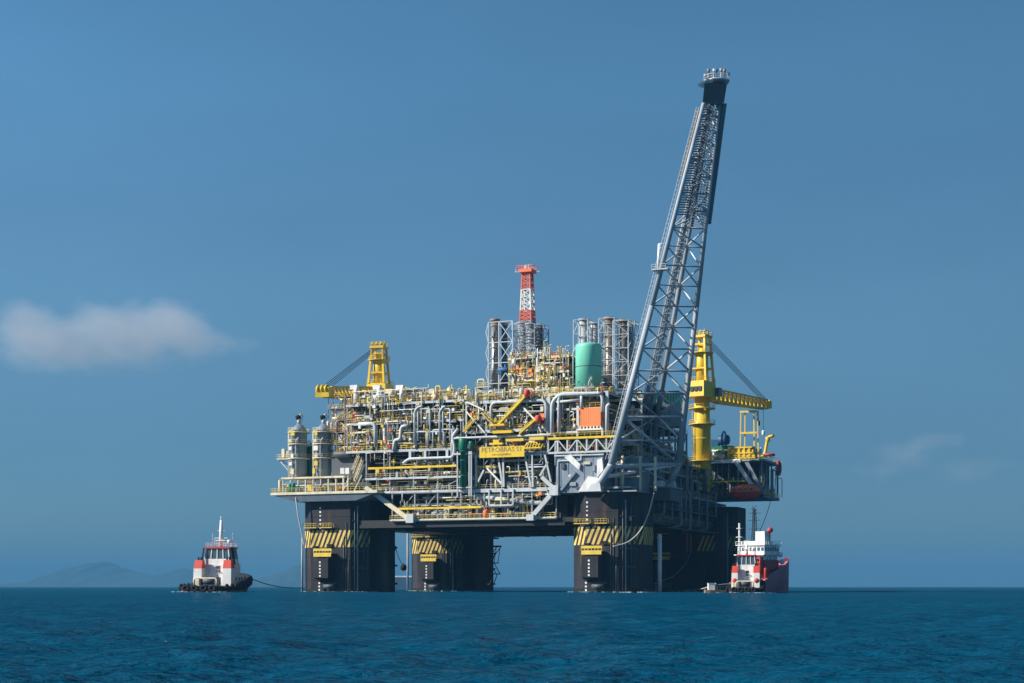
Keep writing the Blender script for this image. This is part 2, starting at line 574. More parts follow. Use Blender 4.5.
# lower deck edge walkway and yellow hand rails
xa, _, za = fr(390, 520, .3)
xb, _, zb = fr(556, 518.5, .3)
zw = ZLT + .05
rig.part(MB().box(xa, xb, .1, 1.6, zw - .35, zw), 'walkway', 'cream')
rig.part(MB().rail([(xa, .2, zw), (xb, .2, zw)], 1.1, 1.5, .05), 'walkway_rail_frame', 'rail_yellow')
for (px0, px1, py, y) in ((398, 481, 507.8, -.3), (368, 456, 467, -.3), (475, 500, 466.5, 1.2)):
    p0, p1 = fr(px0, py, y), fr(px1, py, y)
    zz = (p0[2] + p1[2]) / 2
    rig.part(MB().box(p0[0], p1[0], y, y + .35, zz - .3, zz + .25), 'yellow_beam', 'yellow')

# ================================================================= clutter vocabulary
PAL_PIPE = ['light_grey'] * 4 + ['white'] * 2 + ['olive'] * 3 + ['cream'] * 6 + ['mid_grey'] * 3 + ['rail_yellow'] * 4
PAL_BOX = ['olive'] * 4 + ['cream'] * 5 + ['light_grey'] * 4 + ['mid_grey'] * 3 + ['rail_yellow'] * 3 + ['brown'] * 3 + ['white'] * 2 + ['orange', 'blue_grey', 'blue_grey']


def pipe_run(T, x0, x1, y0, y1, z0, z1):
    r = rnd.choice((.1, .14, .18, .25, .32))
    L = rnd.uniform(.25, .9) * (x1 - x0)
    xa = rnd.uniform(x0, x1 - L)
    y, z = rnd.uniform(y0, y1), rnd.uniform(z0 + .4 * (z1 - z0), z1 - .3)
    e = rnd.random()
    pts = [(xa, y, z), (xa + L, y, z)]
    if e < .5: pts = [(xa, y, z0)] + pts
    if e > .3: pts = pts + [(xa + L, y, rnd.choice((z0, z1)))]
    if e > .8: pts = pts[:2] + [(xa + L, min(y + 2.5, y1 + 2), z)]
    o = T.part(MB().elbow(pts, r, 7), 'pipe', rnd.choice(PAL_PIPE))
    if r > .15:
        n = max(1, int(L / 5))
        m = rnd.choice(('mid_grey', 'cream', 'light_grey'))
        for i in range(n):
            x = xa + L * (i + .5) / n
            if o is not T.o: T.part(MB().tube((x - .08, y, z), (x + .08, y, z), r * 1.5, 8), 'flange', m, o)


def riser(T, x0, x1, y0, y1, z0, z1):
    r = rnd.choice((.1, .13, .18, .24))
    x, y = rnd.uniform(x0, x1), rnd.uniform(y0, y1)
    zt = rnd.uniform(z0 + .55 * (z1 - z0), z1)
    dx = rnd.uniform(-2.2, 2.2)
    pts = [(x, y, z0), (x, y, zt), (x + dx, y, zt)]
    if rnd.random() < .6: pts.append((x + dx, y, z0 + rnd.uniform(0, .5) * (zt - z0)))
    T.part(MB().elbow(pts, r, 7), 'pipe', rnd.choice(PAL_PIPE))


def vessel_up(T, x0, x1, y0, y1, z0, z1):
    r = rnd.uniform(.4, .85)
    h = min(rnd.uniform(1.8, 3.6), (z1 - z0) * .9)
    x, y = rnd.uniform(x0 + r, x1 - r), rnd.uniform(y0 + r, max(y1 - r, y0 + r + .1))
    mb = MB().lathe((x, y, z0 + .3), dome(r, h), 14)
    for a in range(3):
        t = a * 2.1
        mb.bar((x + r * .8 * math.cos(t), y + r * .8 * math.sin(t), z0), (x + r * .8 * math.cos(t), y + r * .8 * math.sin(t), z0 + .9), .08)
    mb.tube((x, y, z0 + h + .2), (x, y, z0 + h + .8), .12, 6)
    T.part(mb, 'vessel', rnd.choice(('white', 'light_grey', 'cream', 'mid_grey')))


def vessel_lie(T, x0, x1, y0, y1, z0, z1):
    r = rnd.uniform(.5, .95)
    L = min(rnd.uniform(3, 6), (x1 - x0) * .8)
    x, y, z = rnd.uniform(x0, x1 - L), rnd.uniform(y0 + r, max(y1 - r, y0 + r + .1)), z0 + r + .6
    mb = MB().lathe((x, y, z), dome(r, L), 14, 'x')
    for q in (.2, .8):
        mb.box(x + L * q - .15, x + L * q + .15, y - r * .8, y + r * .8, z0, z - r * .5)
    mb.tube((x + L * .5, y, z + r * .8), (x + L * .5, y, z + r + .6), .14, 6)
    T.part(mb, 'vessel', rnd.choice(('white', 'light_grey', 'cream', 'mid_grey', 'blue_grey')))


def cabinet(T, x0, x1, y0, y1, z0, z1):
    w, dd, h = rnd.uniform(.6, 1.9), rnd.uniform(.5, 1.2), min(rnd.uniform(.9, 2.3), (z1 - z0) * .8)
    x, y = rnd.uniform(x0, x1 - w), rnd.uniform(y0, max(y1 - dd, y0 + .1))
    zb = z0 + rnd.choice((.15, .3, .3, .8))
    mb = MB().box(x, x + w, y, y + dd, zb, zb + h)
    mb.box(x - .06, x + w + .06, y - .06, y + dd + .06, zb + h, zb + h + .08)
    mb.box(x + .08, x + w * .48, y - .05, y, zb + .1, zb + h - .1).box(x + w * .52, x + w - .08, y - .05, y, zb + .1, zb + h - .1)
    for q in (x + .06, x + w - .06):
        mb.bar((q, y + .1, z0), (q, y + .1, zb), .07)
    T.part(mb, 'cabinet', rnd.choice(PAL_BOX))


def valve(T, x0, x1, y0, y1, z0, z1):
    x, y, z = rnd.uniform(x0, x1), rnd.uniform(y0, y1), rnd.uniform(z0 + .5, min(z0 + 2.2, z1))
    mb = MB().tube((x - .45, y, z), (x + .45, y, z), .17, 8).tube((x - .5, y, z), (x - .4, y, z), .3, 8).tube((x + .4, y, z), (x + .5, y, z), .3, 8)
    mb.tube((x, y, z), (x, y, z + .6), .13, 6).torus((x, y, z + .65), .3, .06, 'z', 10, 5).bar((x, y, z0), (x, y, z), .08)
    T.part(mb, 'valve', rnd.choice(('rail_yellow', 'rail_yellow', 'yellow', 'orange', 'red', 'cream', 'white', 'blue_grey')))


def lamp(T, x0, x1, y0, y1, z0, z1):
    x, y, h = rnd.uniform(x0, x1), rnd.uniform(y0, y1), rnd.uniform(2.6, 4.6)
    mb = MB().tube((x, y, z0), (x, y, z0 + h), .07, 6).bar((x, y, z0 + h), (x + .7, y, z0 + h + .15), .06).cbox((x + .75, y, z0 + h + .12), .6, .3, .2)
    T.part(mb, 'lamp_post', rnd.choice(('light_grey', 'cream', 'rail_yellow')))


def stairway(T, x0, x1, y, z0, z1, m='rail_yellow'):
    mb = MB()
    for yy in (y, y + 1.0):
        mb.bar((x0, yy, z0), (x1, yy, z1), .16)
        mb.bar((x0, yy, z0 + 1.05), (x1, yy, z1 + 1.05), .06)
        for i in range(6):
            t = (i + .5) / 6
            mb.bar((x0 + (x1 - x0) * t, yy, z0 + (z1 - z0) * t), (x0 + (x1 - x0) * t, yy, z0 + (z1 - z0) * t + 1.05), .045)
    n = max(4, int(abs(z1 - z0) / .25))
    for i in range(n):
        t = (i + .5) / n
        x, z = x0 + (x1 - x0) * t, z0 + (z1 - z0) * t
        mb.box(x - .14, x + .14, y, y + 1.0, z - .03, z + .03)
    T.part(mb, 'stairway', m)


def fill(T, x0, x1, y0, y1, z0, z1, pipes=6, risers=6, up=2, lie=1, cab=5, val=6, lamps=0):
    for _ in range(pipes): pipe_run(T, x0, x1, y0, y1, z0, z1)
    for _ in range(risers): riser(T, x0, x1, y0, y1, z0, z1)
    for _ in range(up): vessel_up(T, x0, x1, y0, y1, z0, z1)
    for _ in range(lie): vessel_lie(T, x0, x1, y0, y1, z0, z1)
    for _ in range(cab): cabinet(T, x0, x1, y0, y1, z0, z1)
    for _ in range(val): valve(T, x0, x1, y0, y1, z0, z1)
    for _ in range(lamps): lamp(T, x0, x1, y0, y1, z0, z1)


def module(name, label, px0, px1, y0, depth, pys, bay=6.0, frame='light_grey', xbrace=(), counts=None, top=None, wall=True, rail='rail_yellow', edge=.65, beam='light_grey', post=.17, x01=None, zs=None):
    """a topside module: steel frame, deck floors, guard rails, added dark panel for the interior shade and the plant on every level"""
    pm = (px0 + px1) / 2
    if zs is None:
        zs = [fr(pm, py, y0)[2] for py in pys]
    x0, x1 = x01 or (fr(px0, pys[0], y0)[0], fr(px1, pys[0], y0)[0])
    T = Thing(name, label, 'process module', ((x0 + x1) / 2, y0 + depth / 2, zs[0]))
    n = max(1, round((x1 - x0) / bay))
    xs = [x0 + (x1 - x0) * i / n for i in range(n + 1)]
    mb = MB()
    for x in xs:
        for y in (y0 + .25, y0 + depth - .25):
            mb.box(x - post, x + post, y - post, y + post, zs[0], zs[-1])
    for lv in range(len(zs) - 1):
        for i in range(n):
            if (lv, i) in xbrace:
                a = (zs[lv] + .1, zs[lv + 1] - .4)
                mb.bar((xs[i], y0 + .2, a[0]), (xs[i + 1], y0 + .2, a[1]), .17).bar((xs[i], y0 + .26, a[1]), (xs[i + 1], y0 + .26, a[0]), .17)
            elif rnd.random() < .4:
                q = rnd.choice((0, 1))
                mb.bar((xs[i + q], y0 + .6, zs[lv] + .1), (xs[i + 1 - q], y0 + .6, zs[lv + 1] - .4), .15)
    for x in xs:
        for z in zs: mb.box(x - post * .8, x + post * .8, y0 + .3, y0 + depth - .3, z - .5, z - .26)
    mb.box(x0, x1, y0 + depth - .4, y0 + depth - .1, zs[0] - .55, zs[0] - .27).box(x0, x1, y0 + .15, y0 + .4, zs[0] - .55, zs[0] - .27)
    T.part(mb, 'steel_frame', frame)
    for lv, z in enumerate(zs):
        f = T.part(MB().box(x0 - .2, x1 + .2, y0 + .12, y0 + depth, z - .25, z), 'deck_floor', 'dark_grey')
        T.part(MB().box(x0 - .3, x1 + .3, y0 - .08, y0 + .1, z - edge, z + .08), 'edge_beam', beam, f)
        mb = MB().rail([(x0, y0 + depth - .2, z), (x0, y0, z + .02), (x1, y0, z + .02), (x1, y0 + depth - .2, z)], 1.15, 1.5, .055)
        T.part(mb, 'guard_rail_frame', rail if isinstance(rail, str) else rail[lv], f)
    if wall:
        T.part(MB().box(x0, x1, y0 + depth * .62, y0 + depth * .62 + .2, zs[0], zs[-1] - .26), 'shade_panel', 'interior')  # added dark sheet, interior shade put into its colour
    c = counts or {}
    Lx = (x1 - x0) / 30
    for lv in range(len(zs) - 1):
        k = dict(pipes=int(12 * Lx), risers=int(26 * Lx), up=int(3 * Lx), lie=int(2 * Lx), cab=int(20 * Lx), val=int(34 * Lx))
        k.update({a_: int(b_ * 1.7) if a_ in ('risers', 'cab', 'val') else b_ for a_, b_ in c.get(lv, {}).items()})
        fill(T, x0 + .4, x1 - .4, y0 + .7, y0 + min(depth * .5, 6), zs[lv], zs[lv + 1] - edge, **k)
    if top:
        z1 = fr(pm, top, y0)[2]
        k = dict(pipes=int(9 * Lx), risers=int(20 * Lx), up=int(6 * Lx), lie=int(2 * Lx), cab=int(16 * Lx), val=int(22 * Lx), lamps=int(7 * Lx))
        k.update({a_: int(b_ * 1.6) if a_ in ('risers', 'cab', 'val') else b_ for a_, b_ in c.get('top', {}).items()})
        fill(T, x0 + .4, x1 - .4, y0 + .7, y0 + min(depth * .9, 12), zs[-1], z1, **k)
    T.xs, T.zs, T.y0, T.x0, T.x1 = xs, zs, y0, x0, x1
    return T


def front(T, x0, x1, y, z0, z1, n):
    """thin risers, cable ladders, hose boxes and brackets hung on the outer face"""
    for _ in range(n):
        x = rnd.uniform(x0, x1); q = rnd.random()
        za = rnd.uniform(z0, z1 - 1.2)
        if q < .42:
            h = min(rnd.choice((2, 3, 5, 8)) * rnd.uniform(.7, 1.2), z1 - za)
            yy = y - rnd.uniform(.05, .5)
            pts = [(x, yy, za), (x, yy, za + h)]
            if rnd.random() < .6: pts.append((x + rnd.uniform(-1.6, 1.6), yy, za + h))
            T.part(MB().elbow(pts, rnd.choice((.07, .09, .12, .16)), 6), 'pipe', rnd.choice(('cream', 'cream', 'olive', 'rail_yellow', 'light_grey', 'mid_grey', 'brown', 'white')))
        elif q < .58:
            L = rnd.uniform(2, 7)
            T.part(MB().elbow([(x, y - .3, za), (min(x + L, x1), y - .3, za), (min(x + L, x1), y - .3, za - rnd.uniform(-1, 1))], rnd.choice((.08, .12, .18)), 6), 'pipe', rnd.choice(('cream', 'olive', 'light_grey', 'rail_yellow', 'mid_grey')))
        elif q < .82:
            w, h = rnd.uniform(.3, 1.0), rnd.uniform(.3, 1.2)
            mb = MB().box(x, x + w, y - .6, y + .1, za, za + h).box(x - .05, x + w + .05, y - .65, y + .1, za + h, za + h + .06)
            T.part(mb, 'cabinet', rnd.choice(('cream', 'cream', 'olive', 'olive', 'rail_yellow', 'brown', 'white', 'mid_grey', 'orange')))
        else:
            valve(T, x, x + .3, y - .4, y + .3, za - .4, za + .5)


# ================================================================= front row of modules
zMD = ZM
# lower tier between the columns (main deck to the module level)
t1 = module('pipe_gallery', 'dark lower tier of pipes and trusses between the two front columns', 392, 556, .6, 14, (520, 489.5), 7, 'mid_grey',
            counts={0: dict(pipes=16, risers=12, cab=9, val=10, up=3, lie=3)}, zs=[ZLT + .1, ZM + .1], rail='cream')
for px in (398, 420, 447, 462, 478, 492):
    x, y, z = fr(px, 512, 3.2)
    t1.part(MB().box(x - .9, x + .9, 3, 4.6, ZLT + .3, ZLT + 3.4).box(x - .6, x + .6, 2.8, 3, ZLT + 1.2, ZLT + 2.9), 'pump_skid', 'light_grey' if px > 410 else 'cream')
p0, p1 = fr(484, 497.5, 1.2), fr(540, 503, 1.2)
t1.part(MB().elbow([(p0[0] - 2, 1.4, p0[2] + .2), (p0[0], 1.4, p0[2]), (p1[0], 1.6, p1[2]), (p1[0] + 1, 3, p1[2])], .62, 12), 'large_pipe', 'light_grey')
mb = MB()
pa, pb = fr(489, 500, .1), fr(513, 503, .1)
for x in (pa[0], (pa[0] + pb[0]) / 2, pb[0]):
    mb.box(x - .18, x + .18, .0, .3, pb[2] - .4, ZM)
mb.box(pa[0], pb[0], -.05, .3, pb[2] - .7, pb[2] - .3)
t1.part(mb, 'hanger_frame', 'light_grey')
x, y, z = fr(486, 515, .9)
t1.part(MB().lathe((x, y, ZLT + .1), dome(.8, 2.3), 12), 'drum', 'coral')

# middle tier under the left module
ZA = [ZM + .12, fr(415, 449.5, .5)[2]]
zmid = fr(415, 477, .5)[2]
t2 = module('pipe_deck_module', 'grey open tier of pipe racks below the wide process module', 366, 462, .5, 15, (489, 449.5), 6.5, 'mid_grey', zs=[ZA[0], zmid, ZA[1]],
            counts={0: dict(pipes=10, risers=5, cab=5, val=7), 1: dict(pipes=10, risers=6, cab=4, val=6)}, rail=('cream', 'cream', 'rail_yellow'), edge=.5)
for (px0, px1) in ((388, 403), (424, 405)):     # deep K braces in shade
    a, b = fr(px0, 488, 3), fr(px1, 470, 3)
    t2.part(MB().tube(a, b, .45, 8), 'raking_brace', 'mid_grey')
# the white pipe loop hung below the module edge
a, b = fr(409, 459, -.3), fr(453, 459, -.3)
mb = MB().elbow([(a[0] - 2, .4, a[2] - 1), (a[0], -.3, a[2]), (b[0], -.3, b[2] + .4), (b[0] + .5, -.3, b[2] + 3), (b[0] - .2, -.3, b[2] + 6), (b[0] + 1.5, -.3, b[2] + 8)], .42, 10)
t2.part(mb, 'large_pipe', 'light_grey')
for px in (410, 425, 447):
    x, y, z = fr(px, 459, -.2)
    t2.part(MB().box(x - .35, x + .35, -.3, .3, z - .6, ZA[1] - .5), 'pipe_hanger', 'light_grey')

# wide process module on the left half
ZB = [ZA[1] + .1, fr(415, 421, .5)[2], fr(415, 401.8, .5)[2]]
t3 = module('process_module', 'wide three-level process module with white edge beams and crowded top deck', 347, 463, .5, 26, (449.5, 421, 402), 6.5, 'mid_grey', zs=ZB,
            counts={0: dict(pipes=10, risers=16, cab=12, val=26, up=3, lie=2), 1: dict(pipes=16, risers=12, cab=12, val=20), 'top': dict(pipes=12, risers=34, cab=26, val=34, up=8, lamps=12)},
            top=385, edge=.55, beam='light_grey')
for px, m in ((356, 'white'), (379, 'white'), (402, 'white'), (391, 'cream'), (435, 'cream')):
    x, y, z = fr(px, 400, 1.6)
    zt = fr(px, 384 if m == 'white' else 388, 1.6)[2]
    mb = MB().lathe((x, 1.8, ZB[2] + .2), dome(.75, zt - ZB[2] - 1), 12)
    mb.cbox((x - .6, 1.8, zt - .9), 2.2, 1.2, 1.2).box(x - .6, x + .6, 1.3, 2.3, ZB[2], ZB[2] + .5)
    t3.part(mb, 'filter_vessel', m)
# tall vertical pipe loops
for (pa_, pb_, pt, pb2, r) in ((415, 423, 407, 444, .3), (418, 430, 409, 441, .26), (440, 446, 407, 444, .3), (443, 450, 409, 441, .26), (416, 427, 432, 446, .26), (428, 444, 432, 447, .24), (433, 452, 430, 446, .24)):
    a, b = fr(pa_, pt, .1), fr(pb_, pt, .1)
    zl = fr(pa_, pb2, .1)[2]
    t3.part(MB().elbow([(a[0], -.1, zl), (a[0], -.1, a[2] - 1.2), (a[0] + 1.1, -.1, a[2]), (b[0], -.1, a[2])] if r == .3 else [(a[0], .15, zl), (a[0], .15, a[2]), (b[0], .15, a[2]), (b[0], .15, zl)], r, 9), 'pipe_loop', 'light_grey')
a = fr(395, 440, .2); b = fr(407, 426, .2)
t3.part(MB().elbow([(a[0] - .4, .1, a[2] - 3), (a[0], .1, a[2]), (a[0] + 1.6, .1, a[2]), (b[0] - 1.6, .1, b[2]), (b[0] + .5, .1, b[2])], .5, 10, 1.4), 'pipe_loop', 'light_grey')
a = fr(365, 424, .2); b = fr(375, 436, .2)
t3.part(MB().elbow([(a[0] - 2, .3, a[2]), (b[0], .3, a[2]), (b[0] + .2, .3, a[2] - 6)], .55, 10), 'pipe_loop', 'light_grey')
# tall white knock-out vessel
x, y, z = fr(387.5, 445, 1.8)
zt = fr(387.5, 417, 1.8)[2]
kv = Thing('separator_vessel', 'tall white upright vessel with a pink top on the middle level of the wide module', 'vessel', (x, 1.9, ZB[0]))
kv.part(MB().lathe((x, 1.9, ZB[0] + .6), dome(1.35, zt - ZB[0] - .8), 20), 'shell', 'white')
kv.part(MB().lathe((x, 1.9, ZB[0]), [(1.2, 0), (1.2, .9)], 16), 'skirt', 'cream')
kv.part(MB().lathe((x - .9, .9, zt - 2.4), dome(.75, 2), 12), 'nozzle', 'cream')

# center tiers under the sign
ZC = [ZM + .12, fr(505, 453, .5)[2]]
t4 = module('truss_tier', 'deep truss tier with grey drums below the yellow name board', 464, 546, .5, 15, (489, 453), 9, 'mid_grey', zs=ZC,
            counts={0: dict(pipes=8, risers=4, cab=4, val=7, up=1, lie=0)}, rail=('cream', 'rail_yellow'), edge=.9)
for (pa_, ya, pb_, yb, m) in ((498, 455, 503, 487, 'light_grey'), (503, 455, 504, 487, 'light_grey'), (487, 468, 503, 485, 'white'), (525, 455, 531, 487, 'light_grey'), (532, 455, 533, 487, 'light_grey'), (545, 455, 551, 482, 'light_grey'), (548, 462, 540, 476, 'light_grey'), (484, 470, 478, 482, 'light_grey'), (476, 455, 476, 487, 'light_grey')):
    t4.part(MB().bar(fr(pa_, ya, .2), fr(pb_, yb, .2), .33), 'raking_brace', m)
mb = MB()
for (px0, px1, py, r) in ((505, 545, 473, 1.5), (505, 540, 480, 1.1), (484, 494, 473, 1.3)):
    a, b = fr(px0, py, 6), fr(px1, py, 6)
    t4.part(MB().lathe((a[0], 6, a[2]), dome(r, b[0] - a[0]), 18, 'x'), 'drum', 'blue_grey')

# green caisson pump
x, y, z = fr(464, 487, -.4)
zt = fr(464, 438, -.4)[2]
zk = fr(464, 453, -.4)[2]
gp = Thing('green_pump', 'tall dark green pump column in front of the open tiers', 'pump', (x, -.7, z))
gp.part(MB().lathe((x, -.7, z), [(.85, 0), (.85, zk - z), (1.05, zk - z), (1.05, zk - z + .4)], 16), 'casing', 'green')
gp.part(MB().lathe((x - .1, -.7, zk + .4), dome(1.2, zt - zk - .4), 16).lathe((x + 2, -.4, zk + .7), dome(.7, 2.4), 12), 'motor', 'green')
gp.part(MB().torus((x, -.7, z + 3), .9, .12, 'z').torus((x, -.7, z + 7), .9, .12, 'z').torus((x, -.7, zk + .4), 1.15, .14, 'z'), 'flange_rim', 'green')
mb = MB()
for dx in (-1.7, 1.7, 2.3):
    mb.box(x + dx - .15, x + dx + .15, -1.0, -.5, z - 2.5, zk + .4)
mb.box(x - 1.9, x + 2.5, -1.1, .6, z - .3, z - .02).box(x - 3, x + 2.5, -1.1, .6, zk + .1 - .6, zk)
gp.part(mb, 'support_frame', 'light_grey')

# process module in the center
ZD = [ZC[1] + .1, fr(505, 429.5, .5)[2], fr(505, 400, .5)[2]]
t5 = module('process_module', 'grey framed process module with yellow escape chutes above the name board', 466, 547, .5, 26, (453, 430, 400), 6.3, 'light_grey', zs=ZD,
            xbrace=((1, 0),), counts={0: dict(pipes=8, risers=12, cab=12, val=26), 1: dict(pipes=8, risers=6, cab=10, val=14), 'top': dict(pipes=8, risers=18, cab=14, val=20, lamps=6)},
            top=388, edge=.7, beam='light_grey')
zq = fr(505, 436.5, -.2)[2]
a, b = fr(452, 436.5, -.2), fr(556, 436.5, -.2)
t5.part(MB().elbow([(a[0], -.3, zq - 6), (a[0], -.3, zq), (b[0], -.3, zq), (b[0], -.3, zq - 8)], .33, 9, 1.2), 'header_pipe', 'light_grey')
mb = MB()
a, b = fr(491, 402, -.1), fr(546, 402, -.1)
mb.elbow([(a[0], -.1, ZD[1] - .5), (a[0], -.1, a[2] - .2), (b[0], -.1, a[2] - .2), (b[0], -.1, ZD[1] - 1)], .4, 8, 1.6)
a, b = fr(493, 411, -.1), fr(543, 411, -.1)
mb.bar((a[0], 0, a[2]), (b[0], 0, b[2]), .2)
t5.part(mb, 'portal_frame', 'light_grey')
for (pa_, ya, pb_, yb, m, r) in ((523, 407, 536, 421, 'white', .3), (536, 421, 541, 432, 'light_grey', .25), (466, 411, 485, 433, 'white', .25), (467, 402, 484, 410, 'white', .25)):
    t5.part(MB().bar(fr(pa_, ya, -.1), fr(pb_, yb, -.1), r), 'raking_brace', m)


def chute(p0, p1, w, red, label):
    T = Thing('escape_chute', label, 'escape chute', p0)
    p0, p1 = np.array(p0), np.array(p1)
    up = np.array((0, 0, w))
    q = np.array((0, 1.3, 0))
    mb = MB().hexa([p0, p1, p1 + q, p0 + q], [p0 + up, p1 + up, p1 + q + up, p0 + q + up])
    T.part(mb, 'trough', 'yellow')
    mb = MB().bar(p0 + up * 1.5, p1 + up * 1.5, .08)
    for t in np.linspace(.05, .95, 9):
        a = p0 + (p1 - p0) * t
        mb.bar(a + up, a + up * 1.5, .05)
    T.part(mb, 'hand_rail_frame', 'rail_yellow')
    if red:
        T.part(MB().lathe((red[0] - .1, red[1] - .2, red[2] - .9), dome(.8, 1.9), 12).cbox((red[0] + 1.0, red[1], red[2]), .9, .8, .7), 'end_drum', 'red')
    return T


chute(fr(497, 426.5, -1.2), fr(526, 396, -1.2), .75, fr(527.5, 393.5, -1), 'long yellow inclined chute ending at the upper red drum')
chute(fr(519, 434.5, -1.2), fr(536, 419.5, -1.2), .55, fr(539, 419, -1), 'short yellow inclined chute ending at the lower red drum')
mb = MB()
stairway(t5, fr(482, 414, -.8)[0], fr(493, 424, -.8)[0], -.9, fr(482, 413.5, -.8)[2], fr(493, 424.5, -.8)[2])
t5.part(MB().cbox(fr(498, 425, -.8), 4, 1.4, .5), 'landing', 'yellow')
stairway(t5, fr(463, 431, -.8)[0], fr(476, 416, -.8)[0], -.9, fr(463, 432, -.8)[2], fr(476, 418, -.8)[2])
t5.part(MB().cbox(fr(503, 432, -.8), 5.4, 1.4, .7), 'landing', 'yellow')
a, b = fr(490, 445, -.6), fr(503, 441, -.6)
t5.part(MB().prism([(a[0], -1), (b[0], -1), (b[0], .3), (a[0], .3)], a[2], a[2] + .5).prism([(a[0] + 1, -1), (b[0] - 1, -1), (b[0] - 1, .3), (a[0] + 1, .3)], a[2] + .5, a[2] + 1.3), 'lifting_beam', 'yellow')
a, b = fr(524, 449, -.8), fr(541, 441, -.8)
mb = MB()
for i in range(7):
    x = a[0] + (b[0] - a[0]) * i / 6
    mb.bar((x, -1.0, a[2]), (x + .6, -1.0, b[2] - abs(i - 3) * .25), .16)
mb.bar((a[0], -1, a[2] + .2), (b[0], -1, a[2] + .2), .22).elbow([(a[0], -1, a[2]), (a[0] + 1, -1, b[2] - .3), (b[0] - 1, -1, b[2] - .3), (b[0], -1, a[2])], .16, 6, 1)
t5.part(mb, 'basket_frame', 'yellow')
t5.part(MB().cbox(fr(537, 438.5, -1), 4, .8, .8).cbox(fr(515, 440, -1), 5, .8, .7), 'duct', 'rail_yellow')

for T_, n_ in ((t1, 22), (t2, 26), (t3, 190), (t4, 22), (t5, 140)):
    front(T_, T_.x0 + .3, T_.x1 - .3, T_.y0, T_.zs[0] + .2, T_.zs[-1] + (3.2 if T_ in (t3, t5) else -.6), n_)

# ---- the yellow name board
a, b = fr(479.5, 458, -1.1), fr(524.3, 446, -1.1)
sgn = Thing('name_board', 'bright yellow board with the platform name in dark letters', 'sign', (a[0], -1.1, a[2]))
zc = (a[2] + b[2]) / 2
pl = sgn.part(MB().box(a[0], b[0], -1.15, -.95, a[2], b[2] + .1), 'panel', 'yellow')
mb = MB()
for x in (a[0] + 1, (a[0] + b[0]) / 2, b[0] - 1):
    mb.box(x - .12, x + .12, -.94, .4, a[2] + .6, a[2] + .9).box(x - .12, x + .12, -.94, .4, b[2] - .6, b[2] - .3)
sgn.part(mb, 'bracket_frame', 'mid_grey')


def letters(T, text, size, x, y, z, parent, mat='dark_grey'):
    cu = bpy.data.curves.new('lettering', 'FONT')
    cu.body = text; cu.size = size; cu.extrude = .02; cu.align_x = 'CENTER'; cu.resolution_u = 2
    tmp = bpy.data.objects.new('lettering', cu)
    COL.objects.link(tmp)
    dg = bpy.context.evaluated_depsgraph_get()
    me = bpy.data.meshes.new_from_object(tmp.evaluated_get(dg))
    bpy.data.objects.remove(tmp)
    me.materials.clear(); me.materials.append(M(mat))
    o = bpy.data.objects.new('lettering', me)
    COL.objects.link(o)
    o.parent = parent
    o.rotation_euler = (R(90), 0, 0)
    o.location = (x - T.base[0], y - T.base[1], z - T.base[2])
    return o


letters(sgn, 'PETROBRAS 51', 1.75, (a[0] + b[0]) / 2, -1.175, a[2] + 1.45, pl, 'brown')
letters(sgn, 'RIO DE JANEIRO', .72, (a[0] + b[0]) / 2, -1.175, a[2] + .5, pl, 'brown')

# ---- upper yellow process block behind
ZE = [fr(537, 402, 20)[2], fr(537, 388, 20)[2], fr(537, 372, 20)[2], fr(537, 357, 20)[2]]
t6 = module('upper_process_module', 'tall yellow-railed block of separators standing highest in the center of the rig', 509, 568, 20, 18, (402, 388, 372, 357), 5, 'olive', zs=ZE,
            counts={i: dict(pipes=9, risers=20, cab=16, val=30, up=3, lie=2) for i in range(3)} | {'top': dict(pipes=4, risers=8, cab=6, val=10, up=2, lamps=6)}, top=352, edge=.5, beam='cream', post=.18)
for (px, py, r, L, m) in ((521, 370, .9, 3.2, 'orange'), (526, 380, .75, 5, 'white'), (548, 379, .8, 5.5, 'white'), (556, 369, .9, 4, 'cream'), (544, 364, .8, 3.4, 'light_grey')):
    x, y, z = fr(px, py, 20.5)
    t6.part(MB().lathe((x - L / 2, 20.8, z), dome(r, L), 14, 'x'), 'separator_drum', m)
x, y, z = fr(537, 384, 19.6)
t6.part(MB().lathe((x, 20.2, z), dome(.6, fr(537, 357, 19.6)[2] - z), 14), 'column_vessel', 'light_grey')
x, y, z = fr(503, 370, 24)
t6.part(MB().lathe((x - 1.6, 24, z), dome(.8, 3.4), 14, 'x').cbox((x - .8, 24, z - .6), 1.2, 1.6, 1.2).tube((x + .8, 24, z), (x + .8, 24, z + 1.5), .4, 8), 'blower_housing', 'blue')

# ---- right hand front module with orange container and teal tank
ZF = [fr(580, 440, .5)[2], fr(580, 431, .5)[2], fr(580, 408, .5)[2], fr(580, 392.5, .5)[2]]
t7 = module('process_module', 'white framed module carrying the orange container below the tall teal tank', 549, 607, .5, 20, (440, 431, 408, 392.5), 7, 'light_grey', zs=ZF[1:],
            counts={0: dict(pipes=5, risers=8, cab=10, val=18), 1: dict(pipes=4, risers=6, cab=6, val=12), 'top': dict(pipes=2, risers=6, cab=5, val=14, up=1, lamps=3)}, top=386, edge=.5, post=.35)
for (pts, r, m) in ((((552, 436), (552, 402), (560, 394.5), (602, 394.5)), .5, 'light_grey'), (((559, 433), (559, 393.5), (602.5, 393.5), (602.5, 412)), .45, 'light_grey'), (((581.5, 393), (581.5, 408)), .4, 'light_grey'), (((607, 436), (607, 406), (610, 404)), .45, 'light_grey'), (((557, 402), (581, 400)), .35, 'light_grey')):
    t7.part(MB().elbow([fr(q[0], q[1], -.3) for q in pts], r, 9, 1.6), 'portal_pipe', m)
front(t7, t7.x0 + .3, t7.x1 - 1, t7.y0, t7.zs[0] + .2, t7.zs[-1] + 1, 50)
